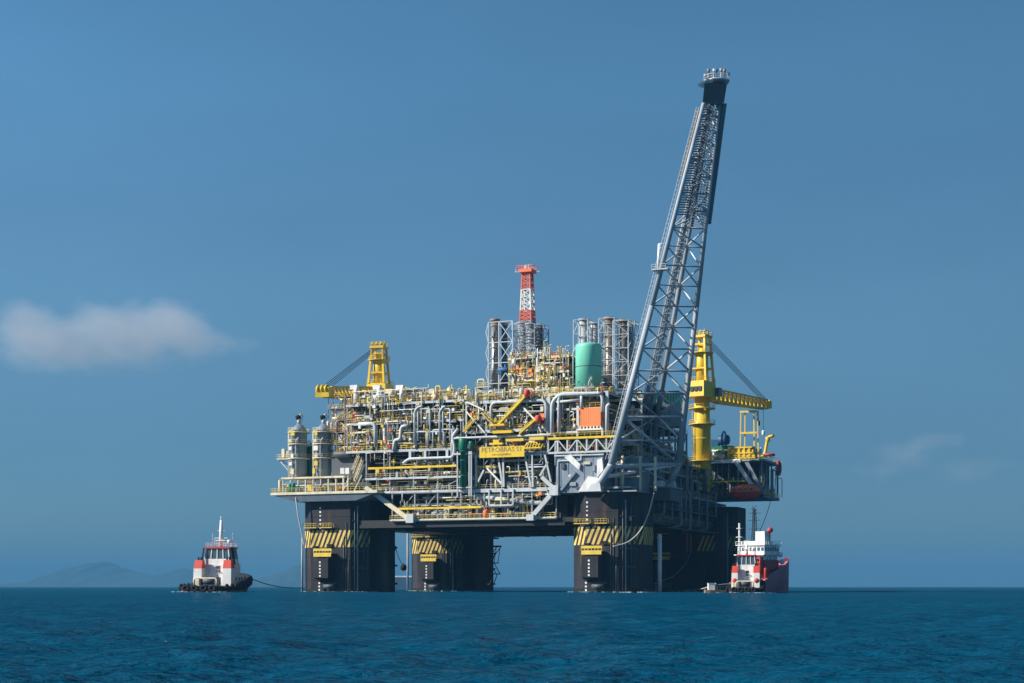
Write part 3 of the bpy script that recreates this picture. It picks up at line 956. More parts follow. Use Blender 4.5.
front(t6, t6.x0 + .3, t6.x1 - .3, t6.y0, t6.zs[0] + .2, t6.zs[-1] + 2.4, 130)
# trussed yellow walkway below it
a, b = fr(548, 437, -.7), fr(616, 437, -.7)
wk = Thing('truss_walkway', 'yellow topped lattice footbridge running below the orange container', 'walkway', ((a[0] + b[0]) / 2, -.7, a[2]))
zt, zb = fr(580, 436.5, -.7)[2], fr(580, 451, -.7)[2]
wk.part(MB().box(a[0], b[0], -.9, 1.2, zt - .55, zt), 'deck', 'yellow')
wk.part(MB().rail([(a[0], -.9, zt), (b[0], -.9, zt)], 1.1, 1.6, .06), 'guard_rail_frame', 'rail_yellow')
mb = MB().box(a[0], b[0] - 1, -.7, -.3, zb - .5, zb)
n = 7
for i in range(n):
    xa_, xb_ = a[0] + (b[0] - a[0]) * i / n, a[0] + (b[0] - a[0]) * (i + 1) / n
    mb.box(xa_ - .2, xa_ + .2, -.68, -.32, zb, zt - .56)
    mb.bar((xa_, -.5, zt - .6) if i % 2 else (xa_, -.5, zb), (xb_, -.5, zb) if i % 2 else (xb_, -.5, zt - .6), .2)
wk.part(mb, 'truss_frame', 'light_grey')
fill(wk, a[0] + .5, b[0] - 1, .3, 2.5, zb, zt - .8, pipes=5, risers=6, up=1, lie=1, cab=5, val=10)
# orange container
a, b = fr(580.5, 427, -.2), fr(600.7, 407, -.2)
oc_ = Thing('orange_container', 'square bright orange container on a white ledge of the tall frame', 'container', ((a[0] + b[0]) / 2, 1, a[2]))
oc_.part(MB().box(a[0], b[0], -.3, 3.2, a[2], b[2]), 'body', 'orange')
mb = MB()
for i in range(9):
    x = a[0] + .3 + (b[0] - a[0] - .6) * i / 8
    mb.box(x - .04, x + .04, -.33, -.3, a[2] + .2, b[2] - .2)
oc_.part(mb, 'rib', 'orange')
mb = MB().box(a[0] - 1, b[0] + .6, -.6, 3.4, a[2] - .9, a[2] - .5)
for i in range(7):
    x = a[0] + (b[0] - a[0]) * i / 6
    mb.box(x - .15, x + .15, -.5, 3, a[2] - .5, a[2])
mb.box(a[0] - 1, a[0] - .7, -.5, .2, a[2] - 2.4, a[2] - .9).box(b[0] + .3, b[0] + .6, -.5, .2, a[2] - 2.4, a[2] - .9)
oc_.part(mb, 'ledge_frame', 'white')
# teal tank
xt0, xt1 = fr(574.3, 385, 5)[0], fr(599.2, 385, 5)[0]
rt = (xt1 - xt0) / 2
xc = (xt0 + xt1) / 2
z0, zs_, z1 = ZF[3] + .3, fr(587, 366.5, 5)[2], fr(587, 343, 5)[2]
tk = Thing('teal_tank', 'tall pale teal cylindrical tank on top of the framed module', 'tank', (xc, 6.5, z0))
sh = tk.part(MB().lathe((xc, 6.5, z0), [(rt, 0), (rt, z1 - z0 - 1.1), (rt * .985, z1 - z0 - .6), (rt * .93, z1 - z0 - .25), (rt * .8, z1 - z0 - .05), (rt * .3, z1 - z0)], 40), 'shell', 'teal')
tk.part(MB().lathe((xc, 6.5, zs_), [(rt + .02, -.1), (rt + .07, -.08), (rt + .07, .08), (rt + .02, .1)], 40), 'seam_rim', 'dark_grey', sh)
tk.part(MB().lathe((xc, 6.5, z0 - .3), [(rt + .25, 0), (rt + .25, .55)], 40), 'base_ring', 'rail_yellow')
tk.part(MB().ladder((xc + rt * .5, 6.5 - rt * .9, z0 + .3), (xc + rt * .5, 6.5 - rt * .9, z0 + 4), .5).elbow([(xc + rt * .35, 6.5 - rt, z0 + .3), (xc + rt * .35, 6.5 - rt, z0 + 2.6), (xc + rt * .62, 6.5 - rt, z0 + 4)], .12, 6), 'ladder', 'light_grey')
tk.part(MB().elbow([(xc - rt - .5, 5.5, z0), (xc - rt - .5, 5.5, z1 - 2), (xc - rt + .2, 5.5, z1 - 1.2)], .16, 8), 'fill_pipe', 'light_grey')

# ---- block behind the flare tower, on the right flank
ZG = [zn + .4, fr(625, 440, 12)[2], fr(625, 420, 12)[2], fr(625, 400, 12)[2]]
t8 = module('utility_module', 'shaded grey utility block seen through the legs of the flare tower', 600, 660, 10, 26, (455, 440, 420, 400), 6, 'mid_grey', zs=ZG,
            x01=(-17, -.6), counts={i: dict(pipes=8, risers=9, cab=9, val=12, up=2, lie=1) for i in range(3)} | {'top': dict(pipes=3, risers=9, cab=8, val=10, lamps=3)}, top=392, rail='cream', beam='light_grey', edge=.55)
# flank modules along the shaded side (their long face is the x = 0 face)
def flank(name, label, ya, yb, zs, x=-.6, depth=14, pal='mid_grey', n=1.0, top=3.0, wallz=True):
    T = Thing(name, label, 'process module', (x, (ya + yb) / 2, zs[0]))
    mb = MB()
    k = max(1, round((yb - ya) / 6))
    ys = [ya + (yb - ya) * i / k for i in range(k + 1)]
    for y in ys:
        for xx in (x - .25, x - depth + .25):
            mb.box(xx - .22, xx + .22, y - .22, y + .22, zs[0], zs[-1])
    for lv in range(len(zs) - 1):
        for i in range(k):
            if (i + lv) % 2: mb.bar((x - .3, ys[i], zs[lv]), (x - .3, ys[i + 1], zs[lv + 1] - .4), .16)
    for y in ys:
        for z in zs: mb.box(x - depth + .3, x - .3, y - .18, y + .18, z - .5, z - .26)
    for z in zs: mb.box(x - .4, x - .12, ya, yb, z - .52, z - .27)
    T.part(mb, 'steel_frame', pal)
    for lv, z in enumerate(zs):
        f = T.part(MB().box(x - depth, x - .1, ya, yb, z - .25, z), 'deck_floor', 'dark_grey')
        T.part(MB().box(x - .1, x + .08, ya, yb, z - .6, z + .05), 'edge_beam', pal, f)
        T.part(MB().rail([(x - depth, ya, z), (x, ya, z), (x, yb, z), (x - depth, yb, z)], 1.15, 1.6, .06), 'guard_rail_frame', 'rail_yellow', f)
    if wallz: T.part(MB().box(x - depth * .6 - .2, x - depth * .6, ya, yb, zs[0], zs[-1] - .3), 'shade_panel', 'interior')  # added sheet behind the plant, coloured dark as shade
    for lv in range(len(zs)):
        z0, z1 = zs[lv], (zs[lv + 1] - .6 if lv + 1 < len(zs) else zs[lv] + top)
        for _ in range(int(n * (yb - ya) / 2.2)):
            y = rnd.uniform(ya + .5, yb - .5); xx = x - rnd.uniform(.5, depth * .5)
            q = rnd.random()
            if q < .35:
                L = rnd.uniform(3, 9)
                T.part(MB().elbow([(xx, y, z0), (xx, y, z1 - .5), (xx, min(y + L, yb), z1 - .5)], rnd.choice((.12, .2, .3)), 7), 'pipe', rnd.choice(('light_grey', 'mid_grey', 'cream', 'green')))
            elif q < .6: valve(T, xx - .5, xx + .5, y - .5, y + .5, z0, z1)
            elif q < .85: cabinet(T, xx - 1, xx + .3, y - .8, y + .8, z0, z1)
            else: vessel_up(T, xx - 1.5, xx + .4, y - 1.5, y + 1.5, z0, z1)
    return T


zsd = [ZM + .1, 33.5, 38.5]
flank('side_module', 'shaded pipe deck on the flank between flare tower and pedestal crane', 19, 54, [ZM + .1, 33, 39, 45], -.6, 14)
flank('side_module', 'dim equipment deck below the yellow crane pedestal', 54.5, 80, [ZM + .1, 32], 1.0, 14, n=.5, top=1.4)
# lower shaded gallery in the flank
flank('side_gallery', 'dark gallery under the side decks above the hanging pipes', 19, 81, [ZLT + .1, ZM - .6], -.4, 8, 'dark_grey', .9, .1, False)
# second-row blocks so the deck is full between front and back
def block(name, label, x0, x1, y0, y1, zs, m='blue_grey'):
    T = Thing(name, label, 'process module', ((x0 + x1) / 2, (y0 + y1) / 2, zs[0]))
    T.part(MB().box(x0 + .5, x1 - .5, y0 + .5, y1 - .5, zs[0], zs[-1] - .3), 'housing', m)
    mb = MB()
    for z in zs: mb.box(x0, x1, y0, y1, z - .3, z)
    for x in np.linspace(x0 + .2, x1 - .2, max(2, int((x1 - x0) / 6))):
        for y in (y0 + .2, y1 - .2): mb.box(x - .2, x + .2, y - .2, y + .2, zs[0], zs[-1])
    T.part(mb, 'steel_frame', 'light_grey')
    T.part(MB().rail([(x0, y0, zs[-1]), (x1, y0, zs[-1]), (x1, y1, zs[-1]), (x0, y1, zs[-1])], 1.15, 1.6, .06, close=True), 'guard_rail_frame', 'rail_yellow')
    fill(T, x0 + .6, x1 - .6, y0 + .6, y1 - .6, zs[-1], zs[-1] + 4, pipes=5, risers=9, up=3, lie=2, cab=8, val=10, lamps=4)
    return T


block('rear_module', 'grey rear block behind the wide process module', -92, -62, 40, 92, [ZM + .1, 38, 48, 56])
block('rear_module', 'grey rear block carrying the exhaust stacks behind the teal tank', -46, -16, 40, 92, [ZM + .1, 38, 45])
block('rear_module', 'grey rear block behind the yellow separator block', -61.5, -46.5, 42, 92, [ZM + .1, 40, 50, 60])
block('rear_module', 'shaded rear block standing next to the crane pedestal', -15.5, -3, 48, 92, [ZM + .1, 33, 35.5])

# teal boxes on the block behind the flare tower
for (px0, px1, py0, py1, lab) in ((645, 665, 404, 391, 'wide teal tank box seen through the flare tower lattice'), (668, 679, 405, 391, 'narrow teal tank box against the far chord of the flare tower')):
    a, b = fr(px0, py0, 42), fr(px1, py1, 42)
    tb = Thing('teal_box_tank', lab, 'tank', (a[0], 42, a[2]))
    tb.part(MB().box(a[0], b[0], 42, 47, a[2], b[2]), 'body', 'teal')
    mb = MB()
    for q in np.linspace(a[0], b[0], 5): mb.box(q - .12, q + .12, 41.85, 42, a[2], b[2])
    mb.box(a[0], b[0], 41.8, 42, b[2] - .3, b[2] + .1)
    tb.part(mb, 'rib', 'green')
    tb.part(MB().box(a[0] - .5, b[0] + .5, 41.5, 47.5, a[2] - 6, a[2]), 'plinth', 'mid_grey')

# ================================================================= side deck with the scrubber towers
bx0 = fr(276, 491, 0)[0]
bx1 = fr(382, 491, 0)[0]
zbk = fr(320, 491.5, -3)[2]
sdk = Thing('side_deck', 'pale cantilevered deck with yellow rails wrapped around the outer front column', 'deck', ((bx0 + bx1) / 2, 6, zbk))
sdk.part(MB().box(bx0, bx1, -3, 18, zbk - .7, zbk), 'deck_floor', 'cream')
sdk.part(MB().rail([(bx0, 18, zbk), (bx0, -3, zbk), (bx1, -3, zbk)], 1.15, 1.3, .06), 'guard_rail_frame', 'rail_yellow')
mb = MB()
for x in (-A - W - 5.5, -A - W - 3, -A - W - 1):
    pass
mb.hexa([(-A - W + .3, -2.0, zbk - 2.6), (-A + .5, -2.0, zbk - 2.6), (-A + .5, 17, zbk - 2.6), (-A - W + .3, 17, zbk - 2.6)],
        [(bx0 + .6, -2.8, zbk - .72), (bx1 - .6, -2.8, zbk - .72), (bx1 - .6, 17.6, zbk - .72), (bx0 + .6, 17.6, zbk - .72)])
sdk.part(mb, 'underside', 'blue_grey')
ux0, ux1 = fr(283, 477, 0)[0], fr(346, 477, 0)[0]
zu = fr(315, 476.5, -1)[2]
up_ = sdk.part(MB().box(ux0, ux1, -1, 16, zu - .5, zu), 'upper_deck', 'cream')
mb = MB()
for x in np.linspace(ux0 + .4, ux1 - .4, 9):
    for y in (-.6, 8): mb.box(x - .16, x + .16, y - .16, y + .16, zbk, zu - .5)
for x in (ux1 - .5, ux1 + 3):
    mb.bar((x, -1, zbk), (x + 2.4, -1, zu), .16)
sdk.part(mb, 'post_frame', 'light_grey', up_)
fill(sdk, bx0 + 1, bx1 - 1, -1.5, 6, zbk, zu - .6, pipes=8, risers=14, up=3, lie=2, cab=12, val=14)
for px, py in ((290, 484, ), (293, 484)):
    x, y, z = fr(px, py, -2)
    sdk.part(MB().lathe((x, -1.8, zbk), dome(.6, 2.6), 10), 'green_drum', 'green')
for px in (343, 348):
    x, y, z = fr(px, 474, -1.6)
    zt = fr(px, 468, -1.6)[2]
    mb = MB().cbox((x, -1.6, (z + zt) / 2), 1.15, 1, zt - z).box(x - .08, x + .08, -1.7, -1.5, zbk, z)
    sdk.part(mb, 'white_cabinet', 'white')
stairway(sdk, fr(346, 487, -.6)[0], fr(358, 456, -.6)[0], -.6, fr(346, 487, -.6)[2], fr(358, 456, -.6)[2], 'cream')
stairway(sdk, fr(352, 487, 1.4)[0], fr(362, 460, 1.4)[0], 1.4, fr(352, 487, 1.4)[2], fr(362, 460, 1.4)[2], 'cream')
for (px, pt, label) in ((299, 424, 'grey scrubber tower at the outer edge of the side deck'), (323.5, 424, 'grey scrubber tower next to the stair scaffold on the side deck')):
    x, y, z = fr(px, 474, 5)
    zt = fr(px, pt, 5)[2]
    r = 2.25
    T = Thing('scrubber_tower', label, 'scrubber', (x, 5, zu), group='scrubber towers on the side deck')
    sh = T.part(MB().lathe((x, 5, zu), [(r * .9, 0), (r * .9, 1.2), (r, 1.6), (r, zt - zu - 2.2), (r * 1.04, zt - zu - 2.1), (r * .85, zt - zu - 1.2), (r * .4, zt - zu - .3), (r * .22, zt - zu)], 28), 'shell', 'blue_grey')
    for q in (.36, .62, .84):
        zz = zu + (zt - zu) * q
        mb = MB().lathe((x, 5, zz), [(r, -.12), (r + .9, -.12), (r + .9, .12), (r, .12)], 20)
        ring = [(x + (r + .85) * math.cos(t), 5 + (r + .85) * math.sin(t), zz + .12) for t in np.linspace(0, 2 * math.pi, 17)]
        mb.rail(ring, 1.05, 2, .06)
        T.part(mb, 'ring_platform', 'cream')
    mb = MB().ladder((x - r * .6, 5 - r - .3, zu), (x - r * .6, 5 - r - .3, zt - 1), .7, (1, 0, 0), .7, .07)
    T.part(mb, 'ladder', 'cream')
    mb = MB().elbow([(x - r - .4, 4, zu), (x - r - .4, 4, zt - 2.5), (x - r + .6, 4.4, zt - 1.2)], .28, 8).elbow([(x + .5, 5 - r - .4, zu), (x + .5, 5 - r - .4, zt - 5), (x + 1.3, 5 - r - .2, zt - 4)], .2, 8)
    T.part(mb, 'feed_pipe', 'light_grey')
    for k in range(6):
        zz = zu + (zt - zu) * (.12 + .14 * k)
        T.part(MB().cbox((x - r * .3 + rnd.uniform(-.8, .4), 5 - r - .5, zz), rnd.uniform(.7, 1.4), .7, rnd.uniform(.7, 1.6)), 'instrument_box', rnd.choice(('cream', 'white', 'cream', 'rail_yellow')))
    mb = MB().tube((x, 5, zt - .2), (x, 5, zt + 1.6), .55, 12).elbow([(x, 5, zt + 1.2), (x, 5, zt + 2.2), (x + .9, 4.6, zt + 2.6)], .32, 8, .5)
    T.part(mb, 'outlet', 'light_grey')
    T.part(MB().tube((x - .7, 4.6, zt + 1.7), (x + .5, 5, zt + 2.1), .62, 12), 'outlet_cap', 'black')
    T.part(MB().bar((x + .8, 5, zt + .2), (x + 1.4, 5, zt + 3.2), .08).bar((x - .4, 5, zt + 2.8), (x + 2, 5, zt + 2.5), .08), 'davit', 'brown')
# small bracket platform on the outer tower
x, y, z = fr(285, 459, 5)
bk = Thing('bracket_platform', 'small cream railed platform sticking out from the outer scrubber tower', 'platform', (x, 5, z))
bk.part(MB().box(x - 1.8, x + 2.4, 3.4, 6.6, z - .25, z), 'floor', 'cream')
bk.part(MB().rail([(x + 2.2, 3.4, z), (x - 1.8, 3.4, z), (x - 1.8, 6.6, z)], 1.2, .9, .06), 'guard_rail_frame', 'cream')
bk.part(MB().bar((x - 1.4, 4, z - .2), (x + 2.6, 4, z - 4.2), .18).bar((x - 1.4, 6, z - .2), (x + 2.6, 6, z - 4.2), .18), 'strut_frame', 'light_grey')
bk.part(MB().cbox((x - .2, 4.6, z + 1.5), .9, .8, 2.6).lathe((x + .9, 5, z), dome(.5, 2.2), 10), 'instrument_box', 'cream')
# green drum between the towers
x, y, z = fr(311, 462, 9)
gd = Thing('green_vessel', 'green upright vessel between the two scrubber towers', 'vessel', (x, 9, zu))
gd.part(MB().lathe((x, 9, zu), dome(1.5, fr(311, 446, 9)[2] - zu), 16), 'shell', 'green')
gd.part(MB().tube((x, 9, fr(311, 446, 9)[2] - .3), (x, 9, fr(311, 446, 9)[2] + 1), .2, 8), 'nozzle', 'cream')

# scaffold-like stair tower
x0, x1 = fr(328, 420, 4)[0], fr(362, 420, 4)[0]
zsT = [fr(348, q, 4)[2] for q in (456, 444, 432, 420, 408, 396)]
st = Thing('stair_tower', 'rusty yellow scaffold stair tower at the outer end of the wide process module', 'stair tower', ((x0 + x1) / 2, 5, zsT[0]))
mb = MB()
for x in np.linspace(x0, x1, 5):
    for y in (4, 9):
        mb.bar((x, y, zsT[0] - 4), (x, y, zsT[-1] - (0 if x > x0 + 4 else 7)), .14)
xs = np.linspace(x0, x1, 5)
for i in range(5):
    for k in range(4):
        if rnd.random() < .75:
            q = rnd.choice((0, 1))
            mb.bar((xs[k + q], 4, zsT[i]), (xs[k + 1 - q], 4, zsT[i + 1]), .11)
        mb.bar((xs[k], 4, zsT[i]), (xs[k + 1], 4, zsT[i]), .12)
st.part(mb, 'scaffold_frame', 'brown')
for i, z in enumerate(zsT):
    f = st.part(MB().box(x0 + (i % 2) * 2, x1, 4.2, 9, z - .15, z), 'landing', 'brown')
    st.part(MB().rail([(x0 + (i % 2) * 2, 4.1, z), (x1, 4.1, z)], 1.1, 1.2, .06), 'guard_rail_frame', 'rail_yellow', f)
    if i < 5:
        a_, b_ = (x0 + 1.5, x1 - 1.5) if i % 2 else (x1 - 1.5, x0 + 2.5)
        stairway(st, a_, b_, 4.4, z, zsT[i + 1], 'rail_yellow')
fill(st, x0 + .5, x1 - .5, 4.6, 8, zsT[0], zsT[-1], pipes=4, risers=8, up=1, lie=0, cab=6, val=6)
for i in range(5):
    fill(st, x0 + (1 if i < 3 else 3.5), x1 - .3, 4.1, 8, zsT[i], zsT[i + 1], pipes=3, risers=7, up=1, lie=0, cab=9, val=12)
st.part(MB().cbox(fr(354, 451, 3.6), 3, 1.6, .6).bar(fr(347, 446, 3.6), fr(357, 454, 3.6), .4), 'landing', 'yellow')

# ================================================================= cranes
def lerp(a, b, t):
    return tuple(a[i] + (b[i] - a[i]) * t for i in range(3))


def crane(label, base, z0, zh, zm, tip, tipw, heavy):
    """pedestal crane: pedestal, slewing house, A-frame mast, lattice boom, ropes and hook. base/tip in rig coordinates"""
    T = Thing('pedestal_crane', label, 'crane', (base[0], base[1], z0), group=None)
    x, y = base[:2]
    d = np.array((tip[0] - x, tip[1] - y, 0)); d /= np.linalg.norm(d)
    s_ = np.array((-d[1], d[0], 0))
    P = lambda f, q, z: tuple(np.array((x, y, 0)) + d * f + s_ * q + np.array((0, 0, z)))
    T.part(MB().lathe((x, y, z0), [(2.5, 0), (2.5, zh - z0 - 9), (2.75, zh - z0 - 8.5), (2.75, zh - z0 - 7.5), (2.3, zh - z0 - 7), (2.2, zh - z0)], 24), 'pedestal', 'yellow')
    T.part(MB().lathe((x, y, zh - 12), [(2.52, -.15), (2.62, -.1), (2.62, .1), (2.52, .15)], 24).ladder((x - 2, y - 2.3, z0), (x - 2, y - 2.3, zh - 3), .7, (1, 0, 0), .7, .07), 'ladder_frame', 'rail_yellow')
    if z0 < 30:
        bs = T.part(MB().box(x - 3.2, x + 2.0, y - 3.6, y + 2.6, z0, 35.2).box(x - 3.8, x + 2.4, y - 4.2, y + 2.8, 35.2, 35.5), 'pedestal_base', 'dark_grey')
        T.part(MB().rail([(x - 3.8, y - 4.2, 35.5), (x + 2.4, y - 4.2, 35.5), (x + 2.4, y + 2.8, 35.5), (x - 3.8, y + 2.8, 35.5)], 1.3, 1.2, .09, close=True), 'base_rail_frame', 'rail_yellow', bs)
        T.part(MB().rail([(x - 3.6, y - 3.9, 32), (x + 2.2, y - 3.9, 32), (x + 2.2, y + 2.6, 32)], 1.3, 1.2, .09), 'base_rail_frame', 'rail_yellow', bs)
        for k_ in range(12):
            T.part(MB().cbox((x + 1.8 - rnd.random() * 5, y - 3.9, 29.6 + rnd.random() * 5.4), rnd.uniform(.5, 1.4), .6, rnd.uniform(.6, 1.6)), 'junction_box', rnd.choice(('rail_yellow', 'olive', 'cream', 'mid_grey', 'green')), bs)
            yy_ = y - 4 + rnd.random() * 8
            T.part(MB().cbox((x + 2.25, yy_ - .6, 29.6 + rnd.random() * 5.4), .6, rnd.uniform(.5, 1.4), rnd.uniform(.6, 1.6)), 'junction_box', rnd.choice(('rail_yellow', 'olive', 'green', 'mid_grey')), bs)
    mb = MB()
    for q in (zh - 3.2, zh - 7.8, zh - 18.5):
        mb.lathe((x, y, q), [(2.3, -.1), (3.9, -.1), (3.9, .1), (2.3, .1)], 20)
        mb.rail([(x + 3.8 * math.cos(t), y + 3.8 * math.sin(t), q + .1) for t in np.linspace(0, 2 * math.pi, 17)], 1.1, 2, .06)
    T.part(mb, 'ring_platform', 'rail_yellow')
    hh = 4.6
    ho = T.part(MB().hexa([P(-5, -3.2, zh), P(3, -3.2, zh), P(3, 3.2, zh), P(-5, 3.2, zh)], [P(-4.6, -3, zh + hh), P(2.6, -3, zh + hh), P(2.6, 3, zh + hh), P(-4.6, 3, zh + hh)]), 'slewing_house', 'yellow')
    mb = MB()
    for q in (-1.9, -.6, .7, 2.0):
        for f_, o_ in ((-5.0, -1), (3.0, 1)):
            mb.cbox(P(f_ - .05 * o_, q, zh + 2.2), .5 if abs(d[0]) > .7 else .9, .9 if abs(d[0]) > .7 else .5, 1.3)
    T.part(mb, 'louvre_grille', 'dark_grey', ho)
    T.part(MB().rail([P(-4.6, -3, zh + hh), P(2.6, -3, zh + hh), P(2.6, 3, zh + hh), P(-4.6, 3, zh + hh)], 1.1, 1.4, .07, close=True), 'roof_rail_frame', 'rail_yellow', ho)
    T.part(MB().hexa([P(2.2, -4.4, zh + .6), P(4.6, -4.4, zh + .6), P(4.6, -3.25, zh + .6), P(2.2, -3.25, zh + .6)], [P(2.2, -4.4, zh + 3), P(4.2, -4.4, zh + 3), P(4.2, -3.25, zh + 3), P(2.2, -3.25, zh + 3)]), 'operator_cab', 'glass', ho)
    mb = MB().lathe((x, y, zh + hh - .2), [(1.9, 0), (1.75, (zm - zh - hh) * .62), (1.1, (zm - zh - hh) * .66), (1.1, (zm - zh - hh) * .8)], 18)
    T.part(mb, 'king_post', 'yellow')
    mb = MB()
    wt, wb = 1.7, 2.5
    for f in (-1, 1):
        for q in (-1, 1):
            mb.hexa([P(f * wb - .3, q * wb - .3, zh + hh), P(f * wb + .3, q * wb - .3, zh + hh), P(f * wb + .3, q * wb + .3, zh + hh), P(f * wb - .3, q * wb + .3, zh + hh)],
                    [P(f * wt - .3, q * wt - .3, zm - 1.2), P(f * wt + .3, q * wt - .3, zm - 1.2), P(f * wt + .3, q * wt + .3, zm - 1.2), P(f * wt - .3, q * wt + .3, zm - 1.2)])
    for t in (.3, .62, .85):
        q_ = wb + (wt - wb) * t
        z = zh + hh + (zm - 1.2 - zh - hh) * t
        for a, b in (((-1, -1), (1, -1)), ((1, -1), (1, 1)), ((1, 1), (-1, 1)), ((-1, 1), (-1, -1))):
            mb.bar(P(a[0] * q_, a[1] * q_, z), P(b[0] * q_, b[1] * q_, z), .28)
    T.part(mb, 'mast_frame', 'yellow')
    z = zh + hh + (zm - zh - hh) * .6
    mb = MB().lathe((x, y, z), [(1.9, -.1), (3.4, -.1), (3.4, .1), (1.9, .1)], 16).rail([(x + 3.3 * math.cos(t), y + 3.3 * math.sin(t), z + .1) for t in np.linspace(0, 2 * math.pi, 13)], 1, 2, .06)
    T.part(mb, 'mast_platform', 'rail_yellow')
    mb = MB().hexa([P(-2.3, -2.2, zm - 1.2), P(2.3, -2.2, zm - 1.2), P(2.3, 2.2, zm - 1.2), P(-2.3, 2.2, zm - 1.2)], [P(-2.3, -2.2, zm - .5), P(2.3, -2.2, zm - .5), P(2.3, 2.2, zm - .5), P(-2.3, 2.2, zm - .5)])
    for q in (-1.4, 0, 1.4):
        for f in (-1, 1):
            mb.lathe(P(f * 1.2, q, zm), [(.05, -.15), (.8, -.15), (.8, .15), (.05, .15)], 12, 'x' if abs(d[0]) < .7 else 'y')
        mb.bar(P(-1.2, q, zm - .5), P(-1.2, q, zm + 1.3), .1)
    mb.rail([P(-2.3, -2.2, zm - .5), P(2.3, -2.2, zm - .5), P(2.3, 2.2, zm - .5), P(-2.3, 2.2, zm - .5)], 1.1, 1.4, .07, close=True)
    T.part(mb, 'mast_head', 'rail_yellow')
    # boom: four chords with panels
    r0 = np.array(P(3.4, 0, zh + 1.2)); tp = np.array(tip, float)
    dd = tp - r0; L = np.linalg.norm(dd); dd /= L
    upv = np.array((0, 0, 1.0)) - dd * dd[2]; upv /= np.linalg.norm(upv)
    mb = MB()
    n = 14
    def cs(t):
        w_, h_ = 2.4 + (tipw * .8 - 2.4) * t, (1.9 + 1.9 * min(t * 5, 1)) * (1 - .3 * t)
        c_ = r0 + dd * L * t
        return [c_ + s_ * a * w_ / 2 + upv * b * h_ / 2 for a, b in ((-1, -1), (1, -1), (1, 1), (-1, 1))]
    prev = cs(0)
    for i in range(1, n + 1):
        cur = cs(i / n)
        for k in range(4):
            mb.bar(prev[k], cur[k], .36)
            mb.bar(cur[k], cur[(k + 1) % 4], .3)
            mb.bar(prev[k], cur[(k + 1) % 4], .27)
        prev = cur
    bo = T.part(mb, 'boom_frame', 'yellow')
    mb = MB()
    a, b = cs(.05), cs(.97)
    mb.add([a[0] + s_ * .3, b[0] + s_ * .3, b[1] - s_ * .3, a[1] - s_ * .3, a[0] + s_ * .3 + upv * .1, b[0] + s_ * .3 + upv * .1, b[1] - s_ * .3 + upv * .1, a[1] - s_ * .3 + upv * .1], [(0, 1, 2, 3), (7, 6, 5, 4), (0, 4, 5, 1), (2, 6, 7, 3), (1, 5, 6, 2), (3, 7, 4, 0)])
    T.part(mb, 'boom_walkway', 'rail_yellow', bo)
    mb = MB()
    c_ = tp + dd * .5
    h_ = heavy
    q = [c_ + s_ * a * tipw / 2 + upv * b * h_ for a, b in ((-1, -.9), (1, -.9), (1, .8), (-1, .8))]
    q2 = [p_ + dd * tipw * .8 for p_ in q]
    mb.add(q + q2, [(0, 1, 2, 3), (7, 6, 5, 4), (0, 4, 5, 1), (1, 5, 6, 2), (2, 6, 7, 3), (3, 7, 4, 0)])
    for a in (-1, 0, 1):
        mb.lathe(tuple(c_ + s_ * a * tipw * .3 + dd * tipw * .6 + upv * h_ * .5), [(.05, -.2), (h_ * .75, -.2), (h_ * .75, .2), (.05, .2)], 14, 'x' if abs(d[0]) < .7 else 'y')
    hd = T.part(mb, 'boom_head', 'yellow', bo)
    top = np.array(P(0, 0, zm - .2))
    for a in (-.9, -.3, .3, .9):
        mb = MB().tube(top + s_ * a, tp + s_ * a * tipw * .4 + upv * h_ * .9, .09, 5)
        T.part(mb, 'luffing_rope', 'black')
    for f, q in ((.97, 4.2), (.88, 2.8)):
        c_ = r0 + dd * L * f
        hk = T.part(MB().tube(c_, c_ - np.array((0, 0, q * 2)), .07, 5), 'hoist_rope', 'black')
        T.part(MB().lathe(tuple(c_ - np.array((0, 0, q * 2 + 1.4))), dome(.5, 1.6), 10), 'hook_block', 'black' if f < .9 else 'white', hk)
    return T


rb = lray(702, 450, 459)
crane('yellow pedestal crane next to the flare tower, boom laid on its rest over the lifeboat', (rb[0], rb[1]), 29, ray(700, 398, 459)[2], ray(702, 334, 459)[2], lray(765, 404.5, 494), 2.4, 1.3)
lb = lray(379, 450, 480)
crane('yellow pedestal crane behind the wide process module, boom swung out over the scrubber towers', (lb[0], lb[1]), 36, ray(378, 399, 480)[2], ray(379, 345, 480)[2], lray(327, 392, 440), 4.0, 1.6)

# ================================================================= flare tower
FL = [lray(595, 489.5, 399.3), lray(611, 466, 399.3), lray(703.5, 103, 386)]
FRt = [lray(668, 486, 419), lray(678.5, 464, 416), lray(719.5, 103, 390)]
FB = [lray(652, 445, 420), lray(712, 101, 395)]
fl = Thing('flare_tower', 'towering grey lattice flare boom leaning outward over the near column', 'flare tower', lerp(FL[0], FRt[0], .5))
for pts, r, m in ((FL, 1.0, 'chord_grey'), (FRt, 1.0, 'chord_grey')):
    fl.part(MB().tube(pts[0], pts[1], .95, 14).tube(pts[1], lerp(pts[1], pts[2], .45), .95, 14, .7).tube(lerp(pts[1], pts[2], .45), pts[2], .7, 14, .42).lathe((pts[1][0], pts[1][1], pts[1][2] - .95), dome(1.05, 1.9, .9), 14), 'chord', m)
fl.part(MB().tube(FB[0], FB[1], .75, 12, .5), 'chord', 'mid_grey')
for q in (lray(634, 488, 408), lray(662, 488, 421)):
    fl.part(MB().tube(FB[0], q, .7, 10), 'rear_leg', 'mid_grey')
ts = [0]
N = 19
for i in range(N): ts.append(ts[-1] + (1.0 - .028 * i))
ts = [t / ts[-1] for t in ts]
Lp = [np.array(lerp(FL[1], FL[2], t)) for t in ts]
Rp = [np.array(lerp(FRt[1], FRt[2], t)) for t in ts]
Bp = [np.array(lerp(FB[0], FB[1], max(0, (t - .055) / .945))) for t in ts]
